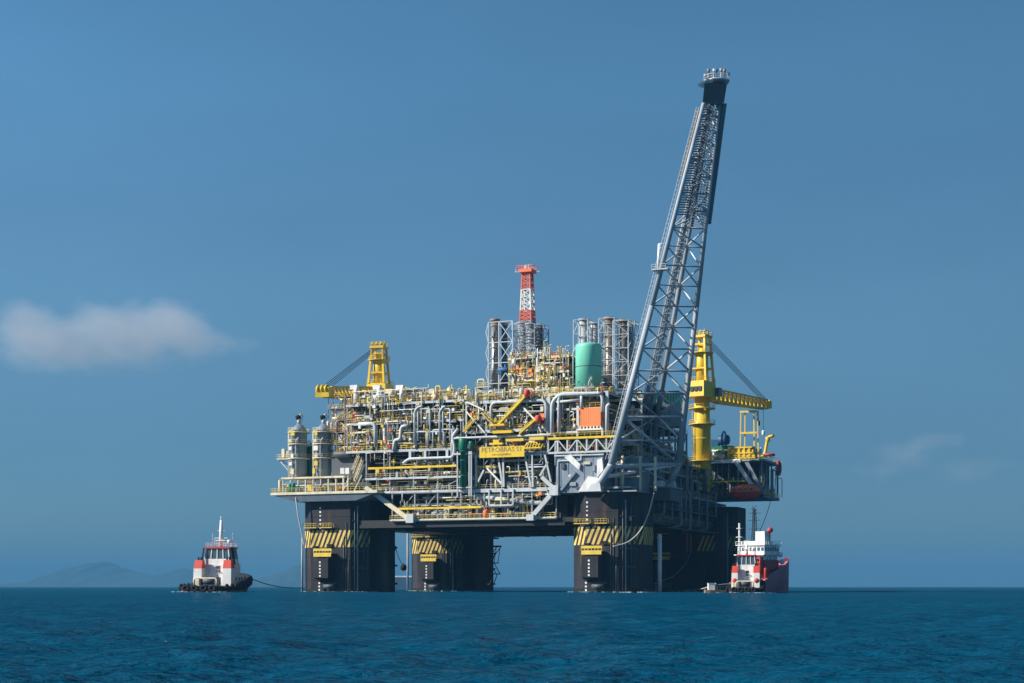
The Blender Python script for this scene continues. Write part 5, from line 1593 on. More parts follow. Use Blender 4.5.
def tug(label, px, Y, head, scale=1.0, funnel_mark=False, roof='red', mast=True, wide=1.0):
    w = ray(px, HZ, Y)
    F = Frame((w[0], w[1], 0.0), -head)
    T = Thing('tugboat', label, 'tugboat', (0, 0, 0), F)
    T.o.scale = (scale * wide, scale, scale)
    stn = [(-14, 3.9, 3.6, 1.45), (-13, 4.7, 4.4, 1.4), (-9, 5.2, 5.0, 1.45), (-2, 5.3, 5.1, 1.8), (4, 5.2, 4.8, 2.3), (8, 4.6, 3.9, 2.9), (11.5, 3.2, 2.3, 3.5), (13.5, 1.6, .8, 3.9), (14.2, .5, .2, 4.1)]
    v, f = hull_mesh(stn, None)
    hl = T.part(MB().add(v, f), 'hull', 'black')
    mb = MB()
    for s in (-1, 1):
        for i in range(len(stn) - 1):
            a, b = stn[i], stn[i + 1]
            mb.hexa([(s * (a[2] + .06), a[0], .02), (s * (b[2] + .06), b[0], .02), (s * (b[2] - .2), b[0], .02), (s * (a[2] - .2), a[0], .02)], [(s * (a[2] * .93 + a[1] * .07 + .08), a[0], .42), (s * (b[2] * .93 + b[1] * .07 + .08), b[0], .42), (s * (b[2] - .2), b[0], .42), (s * (a[2] - .2), a[0], .42)])
    mb.box(-3.7, 3.7, -14.12, -13.9, .02, .45)
    T.part(mb, 'boot_stripe', 'rust', hl)
    mb = MB()
    for s in (-1, 1):                  # bulwark
        for i in range(3, len(stn) - 1):
            a, b = stn[i], stn[i + 1]
            mb.hexa([(s * a[1], a[0], a[3]), (s * b[1], b[0], b[3]), (s * (b[1] - .15), b[0], b[3]), (s * (a[1] - .15), a[0], a[3])], [(s * a[1], a[0], a[3] + .9), (s * b[1], b[0], b[3] + 1), (s * (b[1] - .15), b[0], b[3] + 1), (s * (a[1] - .15), a[0], a[3] + .9)])
    T.part(mb, 'bulwark', 'black', hl)
    for s in (-1, 1):
        for i, y in enumerate((-11, -8, -5, -2, 1, 4, 7)):
            bd = np.interp(y, [q[0] for q in stn], [q[1] for q in stn])
            zd = np.interp(y, [q[0] for q in stn], [q[3] for q in stn])
            T.part(MB().torus((s * (bd + .3), y, zd - .15), .62, .32, 'x', 14, 7), 'tyre_fender', 'black', hl)
    for x in (-3, -1, 1, 3): T.part(MB().torus((x, -14.3, 1.0), .62, .32, 'y', 14, 7), 'tyre_fender', 'black', hl)
    T.part(MB().path([(-4.9, 7, 3.1), (-3.6, 11, 3.9), (-1.8, 13.9, 4.3), (0, 14.8, 4.5), (1.8, 13.9, 4.3), (3.6, 11, 3.9), (4.9, 7, 3.1)], .75, 10), 'bow_fender', 'black', hl)
    # deck gear aft
    T.part(MB().tube((-1.6, -7.5, 2.9), (1.6, -7.5, 2.9), .9, 14).box(-2, -1.6, -8.6, -6.6, 1.7, 3.6).box(1.6, 2, -8.6, -6.6, 1.7, 3.6), 'tow_winch', 'dark_grey')
    T.part(MB().elbow([(-2.6, -10, 1.6), (-2.6, -10, 3.6), (2.6, -10, 3.6), (2.6, -10, 1.6)], .22, 8, .6), 'tow_arch', 'cream')
    T.part(MB().cbox((-3.2, -5.8, 2.4), 1.4, 1.2, 1.5), 'deck_locker', 'cream')
    # house
    ho = T.part(MB().box(-3.6, 3.6, -3.2, 7, 1.7, 5.0).box(-3.0, 3.0, -2.2, 6, 5.0, 7.4).box(-3.7, 3.7, -3.3, 7.1, 4.98, 5.1), 'deck_house', 'white')
    T.part(MB().box(.2, 1.3, -3.24, -3.1, 1.9, 3.9).box(.0, .9, -2.24, -2.1, 5.3, 7.0), 'door', 'dark_grey', ho)
    mb = MB()
    for y in (-1.5, .8, 3.1, 5.2):
        for s in (-1, 1): mb.cbox((s * 3.62, y, 3.6), .08, .8, .8)
    mb.cbox((-1.6, -3.22, 3.5), .9, .08, .8)
    T.part(mb, 'window_pane', 'glass', ho)
    for s in (-1, 1):
        fu = T.part(MB().hexa([(s * 3.4 - .98, -5.4, 1.65), (s * 3.4 + .98, -5.4, 1.65), (s * 3.4 + .98, -2.8, 1.65), (s * 3.4 - .98, -2.8, 1.65)], [(s * 3.4 - .95, -5.2, 6.3), (s * 3.4 + .95, -5.2, 6.3), (s * 3.4 + .95, -2.8, 6.3), (s * 3.4 - .95, -2.8, 6.3)]), 'funnel', 'white')
        T.part(MB().hexa([(s * 3.4 - .96, -5.22, 6.3), (s * 3.4 + .96, -5.22, 6.3), (s * 3.4 + .96, -2.78, 6.3), (s * 3.4 - .96, -2.78, 6.3)], [(s * 3.3 - .85, -4.6, 8.5), (s * 3.3 + .85, -4.6, 8.5), (s * 3.3 + .85, -2.9, 8.5), (s * 3.3 - .85, -2.9, 8.5)]), 'funnel_top', 'red', fu)
        T.part(MB().tube((s * 3.3 - .3, -3.8, 8.4), (s * 3.3 - .3, -3.9, 9.3), .2, 8).tube((s * 3.3 + .3, -3.8, 8.4), (s * 3.3 + .3, -3.9, 9.3), .2, 8), 'exhaust_pipe', 'black', fu)
        if funnel_mark: T.part(MB().lathe((s * 3.4, -5.36, 3.9), [(.05, -.05), (.75, -.05), (.75, .06), (.05, .06)], 14, 'y'), 'funnel_emblem', 'red', fu)
    # wheelhouse
    zb, zt = (7.4, 12.2)
    wl = [(-2.6, -1.4), (2.6, -1.4), (2.6, 4), (-2.6, 4)]
    wh = T.part(MB().hexa([(-3.1, -2, zb), (3.1, -2, zb), (3.1, 4.8, zb), (-3.1, 4.8, zb)], [(-2.9, -1.8, zb + 1.5), (2.9, -1.8, zb + 1.5), (2.9, 4.6, zb + 1.5), (-2.9, 4.6, zb + 1.5)]), 'wheelhouse', 'white')
    T.part(MB().hexa([(-2.8, -1.7, zb + 1.5), (2.8, -1.7, zb + 1.5), (2.8, 4.5, zb + 1.5), (-2.8, 4.5, zb + 1.5)], [(-2.5, -1.5, zt - .5), (2.5, -1.5, zt - .5), (2.5, 4.1, zt - .5), (-2.5, 4.1, zt - .5)]), 'window_band', 'glass', wh)
    mb = MB()
    for t in np.linspace(0, 1, 5):
        x0_, x1_ = -2.85 + 5.7 * t, -2.55 + 5.1 * t
        mb.bar((x0_, -1.76, zb + 1.5), (x1_, -1.56, zt - .5), .14).bar((x0_, 4.55, zb + 1.5), (x1_, 4.15, zt - .5), .14)
    for t in np.linspace(0, 1, 5):
        for s in (-1, 1): mb.bar((s * 2.85, -1.7 + 6.2 * t, zb + 1.5), (s * 2.55, -1.5 + 5.6 * t, zt - .5), .14)
    T.part(mb, 'window_frame', 'white', wh)
    T.part(MB().box(-2.9, 2.9, -1.9, 4.5, zt - .5, zt - .1), 'wheelhouse_roof', roof, wh)
    mb = MB()
    for x in (-3.4, 3.4):
        mb.bar((x, -3.2, 5.1), (x * .9, -1.8, zt - .3), .2).bar((x, .5, 7.4), (x * .85, 0, zt - .3), .2)
    T.part(mb, 'roof_strut_frame', 'black')
    T.part(MB().rail([(-2.7, -1.7, zt - .1), (2.7, -1.7, zt - .1), (2.7, 4.3, zt - .1), (-2.7, 4.3, zt - .1)], 1.1, 1.1, .05, close=True), 'roof_rail_frame', 'white')
    T.part(MB().rail([(-3.5, -3.2, 5.1), (3.5, -3.2, 5.1)], 1.0, 1.2, .05), 'deck_rail_frame', 'white')
    mz = 19.5 if mast else 15.4
    m_ = T.part(MB().tube((0, 1, zt - .1), (0, 1.2, mz), .5, 10, .3).bar((-1.5, 1.1, zt + 2.4), (1.5, 1.1, zt + 2.4), .12).bar((-.9, 1.1, zt + 4.4), (.9, 1.1, zt + 4.4), .1), 'mast', 'white')
    T.part(MB().cbox((0, .6, zt + 1.7), 2.2, .3, .3).lathe((1.9, 1.1, zt + .9), dome(.5, 1.0), 12).tube((0, 1.2, mz), (0, 1.2, mz + .9), .14, 6), 'radar', 'white', m_)
    for x, h in ((-2.3, 3.6), (2.4, 3.8), (-1.8, 2.4)):
        T.part(MB().tube((x, 2, zt - .1), (x, 2, zt + h), .05, 5), 'whip_antenna', 'white')
    mb = MB().box(-1.2, 1.2, 9, 10.4, 3.0, 4.4).tube((-.9, 9.7, 4.4), (.9, 9.7, 4.4), .7, 10)
    T.part(mb, 'bow_winch', 'dark_grey')
    T.part(MB().tube((-2.2, 11, 3.4), (-2.2, 11, 4.6), .25, 8).tube((2.2, 11, 3.4), (2.2, 11, 4.6), .25, 8).bar((-2.2, 11, 4.2), (2.2, 11, 4.2), .2), 'bow_bitt', 'black')
    return T


tug('white tug with red funnel tops alone on open water, tall white mast', 219.5, 424, R(11), wide=1.22)
t_ = tug('small white tug with red roof and funnel emblems moored beside the supply ship', 746.5, 358, R(12), .72, True, 'red', False)
# barge-like stern raft of the second tug
q = ray(719, HZ, 352)
F2 = Frame((q[0], q[1], 0), R(-84))
wb = Thing('work_boat', 'low dark work boat with a white box lying at the stern of the moored tug', 'boat', (0, 0, 0), F2)
wb.o.scale = (.74,) * 3
v, f = hull_mesh([(-4.4, 1.2, 1.0, 1.0), (-3, 1.5, 1.4, .9), (2, 1.5, 1.4, .9), (4, 1.0, .7, 1.1), (4.8, .3, .15, 1.3)], None)
wb.part(MB().add(v, f), 'hull', 'brown')
wb.part(MB().box(-.7, .7, -3.4, -1.4, .9, 2.9).box(-.8, .8, -3.5, -1.3, 2.9, 3.0), 'cabin', 'white')
wb.part(MB().rail([(-1.2, -1.2, .9), (-1.2, 3.4, 1.0)], 1.1, .8, .05).bar((-1, -1, 2.4), (-1, 4, 2.9), .15), 'side_rail_frame', 'light_grey')

# supply ship
w = ray(738.5, HZ, 374)
FS = Frame((w[0], w[1], 0), R(-40))
ss = Thing('supply_ship', 'purple hulled supply ship with white bridge tower behind the moored tug', 'ship', (0, 0, 0), FS)
ss.o.scale = (.70,) * 3
stn = [(3, 5.6, 5.4, 3.4), (5, 6.4, 6.2, 3.6), (9, 6.5, 6.1, 5.2), (14, 6.4, 5.2, 6.6), (20, 5.8, 3.4, 8), (25, 4.4, 1.4, 9.2), (29, 2.4, .35, 10.2), (32, .9, .2, 11), (33.4, .25, .08, 11.4)]
v, f = hull_mesh(stn, None)
hl = ss.part(MB().add(v, f), 'hull', 'purple_hull')
mb = MB()
for s in (-1, 1):
    for i in range(2, len(stn) - 1):
        a, b = stn[i], stn[i + 1]
        mb.hexa([(s * a[1], a[0], a[3]), (s * b[1], b[0], b[3]), (s * (b[1] - .15), b[0], b[3]), (s * (a[1] - .15), a[0], a[3])], [(s * a[1], a[0], a[3] + 1), (s * b[1], b[0], b[3] + 1.1), (s * (b[1] - .15), b[0], b[3] + 1.1), (s * (a[1] - .15), a[0], a[3] + 1)])
ss.part(mb, 'bulwark', 'purple_hull', hl)
ho = ss.part(MB().box(-4.8, 4.8, 9, 18.5, 4.6, 11.2).box(-5.2, 5.2, 8.2, 19, 8.0, 8.2), 'lower_house', 'dark_red')
ss.part(MB().box(-4.6, 4.6, 8.5, 18, 11.2, 12.8), 'lower_cabin', 'white', ho)
mb = MB()
for x in (.6, 4.4):
    for y in (6.6, 8.2): mb.bar((x, y, 3.6), (x, y, 12), .22)
for z in (6, 8.6, 11.6): mb.box(.4, 4.6, 6.5, 8.3, z, z + .5)
mb.bar((.6, 6.6, 6), (4.4, 6.6, 8.6), .25).bar((4.4, 6.6, 8.8), (.6, 6.6, 11.4), .25)
ss.part(mb, 'winch_frame', 'dark_red', ho)
ss.part(MB().tube((.6, 7.4, 9.8), (4.4, 7.4, 9.8), 1.0, 12).tube((.6, 7.4, 7.2), (4.4, 7.4, 7.2), 1.0, 12), 'winch_drum', 'red', ho)
mb = MB()
for z in (7.4, 11.2):
    for x in (-3.6, -1.8): mb.cbox((x, 8.46 if z > 9 else 8.96, z), .9, .1, .9)
    for y in (11, 13.5, 16): mb.cbox((4.63 if z > 9 else 4.83, y, z), .1, .9, .9)
ss.part(mb, 'porthole_pane', 'glass', ho)
mb = MB().box(-5.9, 5.9, 6.6, 19, 12.8, 13.1).box(-5.3, 5.3, 8, 18, 13.1, 16.2).box(-5.8, 5.8, 7.4, 18.6, 16.2, 16.5).box(-4.6, 3.4, 9, 17, 16.5, 17.6)
br = ss.part(mb, 'bridge', 'white')
mb = MB()
for x in np.linspace(-4.6, 4.6, 7): mb.cbox((x, 7.97, 14.9), 1.0, .1, 1.2)
for y in np.linspace(9, 17, 6):
    for s in (-1, 1): mb.cbox((s * 5.33, y, 14.9), .1, 1.0, 1.2)
ss.part(mb, 'window_pane', 'glass', br)
ss.part(MB().box(1.2, 4.8, 9, 13, 16.5, 21.0), 'upper_tower', 'white', br)
ss.part(MB().rail([(-5.8, 7.4, 16.5), (5.8, 7.4, 16.5), (5.8, 18.6, 16.5)], 1.1, 1.2, .07), 'bridge_rail_frame', 'white', br)
ss.part(MB().tube((-4.6, 8, 5), (-4.6, 8, 24), .36, 8).box(-5.6, -3.6, 7.4, 8.6, 19, 19.3).box(-5.4, -3.8, 7.4, 8.6, 22, 22.3), 'funnel_mast', 'light_grey')
mb = MB()
for s in (-1, 1):
    for q in (-1, 1): mb.bar((-1 + s * .7, 12 + q * .7, 17.6), (-1 + s * .3, 12 + q * .3, 29), .13)
for z in np.arange(18.5, 29, 1.3): mb.bar((-1.6, 11.4, z), (-.4, 12.6, z + 1.2), .09).bar((-.4, 11.4, z), (-1.6, 11.4, z + 1.2), .09)
for z in (22, 25, 27.5): mb.bar((-3.4, 12, z), (1.4, 12, z), .1)
ss.part(mb, 'mast_lattice', 'black')
ss.part(MB().lathe((5.2, 12, 20.5), [(.1, 0), (.8, .3), (1.1, 1), (.8, 1.7), (.1, 2)], 12).tube((5.2, 12, 18), (5.2, 12, 20.6), .2, 6), 'fire_monitor', 'dark_red')
for x, y, z in ((5.6, 16, 15.0), (5.7, 18, 12.2), (5.3, 20, 9.8)):
    ss.part(MB().lathe((x, y, z), dome(.9, 1.8, .7), 12), 'life_raft', 'white')
for x, y in ((-2.6, 6.4), (-.6, 6.8), (5.4, 8.4)): ss.part(MB().lathe((x, y, 4), dome(.8, 4.5), 10), 'deck_tank', 'red')

# ship far behind the gap between the columns
w = ray(392, HZ, 820)
FC = Frame((w[0], w[1], 0), R(86))
cs_ = Thing('cargo_ship', 'distant blue hulled ship glimpsed between the two columns', 'ship', (0, 0, 0), FC)
v, f = hull_mesh([(-40, 6, 5.6, 6.4), (-36, 8, 7.6, 6.3), (20, 8, 7.6, 6.3), (34, 5.5, 4, 6.8), (40, 1, .3, 7.4)], None)
cs_.part(MB().add(v, f), 'hull', 'blue_hull')
cs_.part(MB().box(-7.6, 7.6, -34, 22, 6.35, 7.0), 'deck_rail_frame', 'white')
cs_.part(MB().box(-6, 6, 22, 30, 6.6, 12).box(-5, 5, 23, 28, 12, 15), 'bridge', 'white')

flush_rest()

# ================================================================= sea
def build_sea():
    rad = [1.5]
    while rad[-1] < 25000: rad.append(rad[-1] * (1.0065 if rad[-1] > 14 and rad[-1] < 160 else 1.012 if rad[-1] < 900 else 1.03) + .003)
    rad = np.array(rad)
    fine = np.radians(np.arange(-25, 25.001, .09))
    coarse = np.radians(np.concatenate([np.arange(28, 180, 4.), np.arange(-180, -27, 4.)]))
    ang = np.concatenate([fine, coarse])
    nr, na = len(rad), len(ang)
    Rr, Aa = np.meshgrid(rad, ang, indexing='ij')
    X, Y = Rr * np.sin(Aa), Rr * np.cos(Aa)
    Z = np.zeros_like(X)
    g = np.random.RandomState(3)
    cell = np.maximum(np.gradient(rad)[:, None], Rr * np.radians(.09))
    for i in range(90):
        lam = .45 * (40 / .45) ** (i / 89.)
        a = R(100) + g.normal(0, .75)          # wind waves run mostly across the view
        k = 2 * math.pi / lam
        amp = .0062 * lam ** .6 * (1 if lam < 7 else .4) * g.uniform(.5, 1.2)
        fade = np.clip(lam / (cell * 3.0) - .6, 0, 1)
        ph = g.uniform(0, 6.28)
        th = k * (X * math.sin(a) + Y * math.cos(a)) + ph
        Z += amp * fade * (np.sin(th) + .22 * np.cos(2 * th))
    Z *= np.clip((Rr - 3) / 10, 0, 1) * np.clip((3500 - Rr) / 2500, 0, 1)
    Z -= .02
    v = np.stack([X.ravel(), Y.ravel(), Z.ravel()], 1)
    v = np.vstack([v, [[0, 0, -.02]]])
    i0 = np.arange(nr - 1)[:, None] * na
    j = np.arange(na)[None, :]
    jn = (j + 1) % na
    quads = np.stack([i0 + j, i0 + na + j, i0 + na + jn, i0 + jn], -1).reshape(-1, 4)
    fan = [(nr * na, b, (b + 1) % na) for b in range(na)]
    me = bpy.data.meshes.new('sea')
    nq, nf = len(quads), len(fan)
    me.vertices.add(len(v)); me.vertices.foreach_set('co', v.ravel())
    me.loops.add(nq * 4 + nf * 3)
    me.loops.foreach_set('vertex_index', np.concatenate([quads.ravel(), np.array(fan).ravel()]).astype(np.int32))
    me.polygons.add(nq + nf)
    me.polygons.foreach_set('loop_start', np.concatenate([np.arange(nq) * 4, nq * 4 + np.arange(nf) * 3]).astype(np.int32))
    me.update(); me.validate()
    # make sure it faces up
    if me.polygons[0].normal.z < 0: me.flip_normals()
    me.polygons.foreach_set('use_smooth', [True] * len(me.polygons))
    m = bpy.data.materials.new('sea_water'); m.use_nodes = True
    nt = m.node_tree
    b = nt.nodes['Principled BSDF']
    geo = nt.nodes.new('ShaderNodeNewGeometry')
    def noise(scale, stretch, detail, rough=.6):
        mp = nt.nodes.new('ShaderNodeMapping'); mp.inputs['Scale'].default_value = stretch
        n = nt.nodes.new('ShaderNodeTexNoise'); n.inputs['Scale'].default_value = scale; n.inputs['Detail'].default_value = detail; n.inputs['Roughness'].default_value = rough
        nt.links.new(geo.outputs['Position'], mp.inputs['Vector']); nt.links.new(mp.outputs['Vector'], n.inputs['Vector'])
        return n.outputs['Fac']
    big = noise(.012, (.35, 1, 1), 4)
    rp = nt.nodes.new('ShaderNodeValToRGB')
    rp.color_ramp.elements[0].position, rp.color_ramp.elements[1].position = .35, .7
    rp.color_ramp.elements[0].color = (.0004, .050, .100, 1)
    rp.color_ramp.elements[1].color = (.0007, .062, .122, 1)
    nt.links.new(big, rp.inputs['Fac'])
    prev = None
    for sc_, st_, de, dist, strg in ((9.0, (.7, 1, 1), 3, .08, .9), (3.0, (.6, 1, 1), 4, .22, .9), (.8, (.5, 1, 1), 5, .6, .8), (.11, (.35, 1, 1), 5, 2.6, .7)):
        bp = nt.nodes.new('ShaderNodeBump')
        bp.inputs['Distance'].default_value = dist; bp.inputs['Strength'].default_value = strg
        nt.links.new(noise(sc_, st_, de), bp.inputs['Height'])
        if prev: nt.links.new(prev, bp.inputs['Normal'])
        prev = bp.outputs['Normal']
    nt.nodes.remove(b)
    df = nt.nodes.new('ShaderNodeBsdfDiffuse'); gl = nt.nodes.new('ShaderNodeBsdfGlossy'); fn = nt.nodes.new('ShaderNodeFresnel')
    gl.inputs['Roughness'].default_value = .08
    fn.inputs['IOR'].default_value = 1.33
    sz_ = nt.nodes.new('ShaderNodeSeparateXYZ'); nt.links.new(geo.outputs['Position'], sz_.inputs[0])
    mr_ = nt.nodes.new('ShaderNodeMapRange'); mr_.inputs['From Min'].default_value = .20; mr_.inputs['From Max'].default_value = .34
    nt.links.new(sz_.outputs['Z'], mr_.inputs['Value'])
    fnz = noise(5.0, (.5, 1, 1), 6, .7)
    mg_ = nt.nodes.new('ShaderNodeMapRange'); mg_.inputs['From Min'].default_value = .5; mg_.inputs['From Max'].default_value = .62
    nt.links.new(fnz, mg_.inputs['Value'])
    mm_ = nt.nodes.new('ShaderNodeMath'); mm_.operation = 'MULTIPLY'
    nt.links.new(mr_.outputs[0], mm_.inputs[0]); nt.links.new(mg_.outputs[0], mm_.inputs[1])
    fx_ = nt.nodes.new('ShaderNodeMix'); fx_.data_type = 'RGBA'; fx_.inputs[7].default_value = (.38, .5, .56, 1)
    nt.links.new(mm_.outputs[0], fx_.inputs[0]); nt.links.new(rp.outputs['Color'], fx_.inputs[6])
    nt.links.new(fx_.outputs[2], df.inputs['Color'])
    for q in (df, gl, fn): nt.links.new(prev, q.inputs['Normal'])
    fm = nt.nodes.new('ShaderNodeMath'); fm.operation = 'MULTIPLY'; fm.inputs[1].default_value = .33
    nt.links.new(fn.outputs[0], fm.inputs[0])
    ms_ = nt.nodes.new('ShaderNodeMixShader')
    nt.links.new(fm.outputs[0], ms_.inputs[0]); nt.links.new(df.outputs[0], ms_.inputs[1]); nt.links.new(gl.outputs[0], ms_.inputs[2])
    nt.links.new(ms_.outputs[0], nt.nodes['Material Output'].inputs['Surface'])
    me.materials.append(m)
    o = bpy.data.objects.new('sea', me); COL.objects.link(o)
    tag(o, 'dark blue rippled open sea', 'sea', kind='structure')


build_sea()


def foam():
    """broken wash round the columns and along the hulls afloat"""
    g = random.Random(5)
    mb = MB()
    def blob(x, y, r):
        n = 9
        ph = g.uniform(0, 6)
        pts = []
        for i in range(n):
            t = 2 * math.pi * i / n
            q = r * (1 + .35 * math.sin(2 * t + ph) + g.uniform(-.25, .25))
            pts.append((x + q * 1.7 * math.cos(t), y + q * .7 * math.sin(t)))
        mb.prism(pts, -.12, g.uniform(.05, .13))
    for cx, cy, wx, wy in cols:
        oc = octagon(cx, cy, wx, CH, wy)
        for e in range(8):
            (ax, ay), (bx, by) = oc[e], oc[(e + 1) % 8]
            L = math.hypot(bx - ax, by - ay)
            for _ in range(int(L * 1.1)):
                px_, py_ = on_poly(oc, e, g.uniform(0, L), g.uniform(.1, 1.1))
                w_ = RIG.world((px_, py_, 0))
                blob(w_[0], w_[1], g.uniform(.12, .42))
    for px, Y, L, hd in ((216.5, 424, 26, R(11)), (746.5, 358, 20, R(12))):
        c = ray(px, HZ, Y)
        for _ in range(46):
            t, sd_ = g.uniform(-.55, .5), g.choice((-1, 1))
            wdt = L * .24
            lx, ly = (sd_ * (wdt + g.uniform(0, 1.2)), t * L) if g.random() < .6 else (g.uniform(-wdt, wdt), -L * .56 - g.uniform(0, 2.2))
            blob(c[0] + lx * math.cos(hd) + ly * math.sin(hd), Y - lx * math.sin(hd) + ly * math.cos(hd), g.uniform(.1, .36))
    m = paint('foam_white', (.5, .58, .6), rough=.9, var=.3, scale=2)
    o = bpy.data.objects.new('foam', mesh(mb, 'foam', m)); COL.objects.link(o)
    tag(o, 'thin broken white wash along the waterlines of columns and hulls', 'foam', kind='stuff')


foam()


# ================================================================= far hills
def hills(name, label, profile, Yd, depth, seed):
    """a ridge of land: heights (px, py) sampled along the ridge, built as terrain with depth"""
    px = np.array([p[0] for p in profile], float); py = np.array([p[1] for p in profile], float)
    n, m = 120, 22
    xs = np.linspace(px[0], px[-1], n)
    g = np.random.RandomState(seed)
    X = (xs - 512) / FPX * Yd
    H = (HZ - np.interp(xs, px, py)) / FPX * Yd
    H = H * (1 + .05 * np.convolve(g.normal(0, 1, n), np.ones(4) / 2, 'same'))
    v, f = [], []
    for j in range(m):
        t = j / (m - 1) * 2 - 1
        prof = max(0, 1 - abs(t) ** 1.3)
        for i in range(n):
            z = H[i] * prof * (1 + .12 * math.sin(i * .5 + j * 1.1) * (1 - prof)) - 2
            v.append((X[i], Yd + t * depth + 30 * g.normal() * (1 - prof), z))
    for j in range(m - 1):
        for i in range(n - 1):
            f.append((j * n + i, j * n + i + 1, (j + 1) * n + i + 1, (j + 1) * n + i))
    me = bpy.data.meshes.new(name)
    me.from_pydata(v, [], f)
    me.materials.append(M('forest'))
    me.polygons.foreach_set('use_smooth', [True] * len(f))
    o = bpy.data.objects.new(name, me); COL.objects.link(o)
    tag(o, label, 'hills', kind='structure')


paint('forest', (.05, .08, .045), rough=.9, var=.4, scale=.004, spec=.1)
hills('hills', 'faint blue island peak behind the lone tug', ((38, 587), (52, 579), (70, 575), (80, 566), (92, 561.5), (103, 561), (115, 566), (128, 570), (142, 573), (158, 575.5), (172, 572), (183, 567.5), (192, 569), (205, 574), (225, 580), (240, 586), (250, 588)), 13500, 1700, 1)
hills('hills', 'faint blue slope rising behind the outer front column', ((252, 588), (262, 580), (275, 574), (290, 568), (303, 564), (330, 562), (350, 566), (375, 574), (400, 583), (415, 588)), 11800, 1500, 2)


# ================================================================= clouds
def cloud(name, label, puffs, Yd, dens, seed, thick=260):
    """a bank of lumpy puffs filled with a soft volume"""
    import bmesh
    cx = sum(p[0] for p in puffs) / len(puffs)
    x0, x1 = min(p[0] - p[2] for p in puffs), max(p[0] + p[2] for p in puffs)
    y0, y1 = min(p[1] - p[3] for p in puffs), max(p[1] + p[3] for p in puffs)
    ca = ray((x0 + x1) / 2, (y0 + y1) / 2, Yd)
    sx, sz = (x1 - x0) / 2 / FPX * Yd, (y1 - y0) / 2 / FPX * Yd
    bm = bmesh.new()
    bmesh.ops.create_icosphere(bm, subdivisions=4, radius=1.0)
    me = bpy.data.meshes.new(name)
    for v in bm.verts:
        v.co = (v.co.x * sx * 1.15, v.co.y * thick * 1.15, v.co.z * sz * 1.25)
    bm.to_mesh(me); bm.free()
    m = bpy.data.materials.new(name); m.use_nodes = True
    nt = m.node_tree
    nt.nodes.remove(nt.nodes['Principled BSDF'])
    pv = nt.nodes.new('ShaderNodeVolumePrincipled')
    nt.links.new(pv.outputs['Volume'], nt.nodes['Material Output'].inputs['Volume'])
    pv.inputs['Color'].default_value = (.95, .95, .97, 1)
    pv.inputs['Anisotropy'].default_value = 0.0
    tc = nt.nodes.new('ShaderNodeTexCoord')
    def math_(op, a, b=None, c=None):
        n = nt.nodes.new('ShaderNodeMath'); n.operation = op
        for i, q in enumerate((a, b, c)):
            if q is None: continue
            if isinstance(q, (int, float)): n.inputs[i].default_value = q
            else: nt.links.new(q, n.inputs[i])
        return n.outputs[0]
    # density: union of soft puffs, eroded by noise
    total = None
    no = nt.nodes.new('ShaderNodeTexNoise'); no.inputs['Scale'].default_value = .013; no.inputs['Detail'].default_value = 7; no.inputs['Roughness'].default_value = .62
    mp0 = nt.nodes.new('ShaderNodeMapping'); mp0.inputs['Location'].default_value = (seed * 37., seed * 11., 0); mp0.inputs['Scale'].default_value = (.7, 1, 1.2)
    nt.links.new(tc.outputs['Object'], mp0.inputs['Vector']); nt.links.new(mp0.outputs['Vector'], no.inputs['Vector'])
    for (px, py, rx, ry, amp) in puffs:
        c = ray(px, py, Yd)
        mp = nt.nodes.new('ShaderNodeMapping'); mp.vector_type = 'TEXTURE'
        mp.inputs['Location'].default_value = (c[0] - ca[0], 0, c[2] - ca[2])
        mp.inputs['Scale'].default_value = (rx / FPX * Yd, thick, ry / FPX * Yd)
        nt.links.new(tc.outputs['Object'], mp.inputs['Vector'])
        ln = nt.nodes.new('ShaderNodeVectorMath'); ln.operation = 'LENGTH'
        nt.links.new(mp.outputs['Vector'], ln.inputs[0])
        q = math_('MULTIPLY', math_('SUBTRACT', 1.0, ln.outputs['Value']), amp)
        total = q if total is None else math_('MAXIMUM', total, q)
    er = math_('MULTIPLY', math_('SUBTRACT', no.outputs['Fac'], .52), 1.5)
    dn = math_('MAXIMUM', math_('ADD', total, er), 0)
    dn = math_('MULTIPLY', math_('MINIMUM', math_('MULTIPLY', dn, 1.8), 1.0), math_('GREATER_THAN', total, -.12))
    nt.links.new(math_('MULTIPLY', dn, dens), pv.inputs['Density'])
    me.materials.append(m)
    o = bpy.data.objects.new(name, me); COL.objects.link(o)
    o.location = ca
    tag(o, label, 'cloud', kind='stuff')


cloud('cloud', 'soft pale cloud bank low in the sky behind the lone tug', ((32, 336, 36, 36, 1.2), (66, 342, 40, 30, 1.1), (105, 334, 34, 34, 1.1), (140, 334, 34, 32, 1.2), (170, 326, 32, 28, 1.3), (186, 336, 34, 26, .9), (212, 343, 36, 12, .35), (90, 352, 110, 22, .7)), 5200, .0024, 2)
cloud('cloud', 'very faint cloud wisp in the sky past the lifeboat deck', ((905, 455, 34, 20, .6), (935, 440, 30, 12, .5), (880, 470, 26, 12, .4), (970, 470, 40, 14, .4)), 6000, .0007, 5)

# ================================================================= haze
def haze():
    mb = MB().box(-26000, 26000, -26000, 28000, -6, 345)
    m = bpy.data.materials.new('haze_air'); m.use_nodes = True
    nt = m.node_tree
    nt.nodes.remove(nt.nodes['Principled BSDF'])
    pv = nt.nodes.new('ShaderNodeVolumePrincipled')
    pv.inputs['Color'].default_value = HAZE_COL
    pv.inputs['Density'].default_value = HAZE_D
    nt.links.new(pv.outputs['Volume'], nt.nodes['Material Output'].inputs['Volume'])
    m.cycles.homogeneous_volume = True if hasattr(m, 'cycles') and hasattr(m.cycles, 'homogeneous_volume') else None
    o = bpy.data.objects.new('haze', mesh(mb, 'haze', m)); COL.objects.link(o)
    tag(o, 'thin blue sea haze over everything', 'haze', kind='stuff')


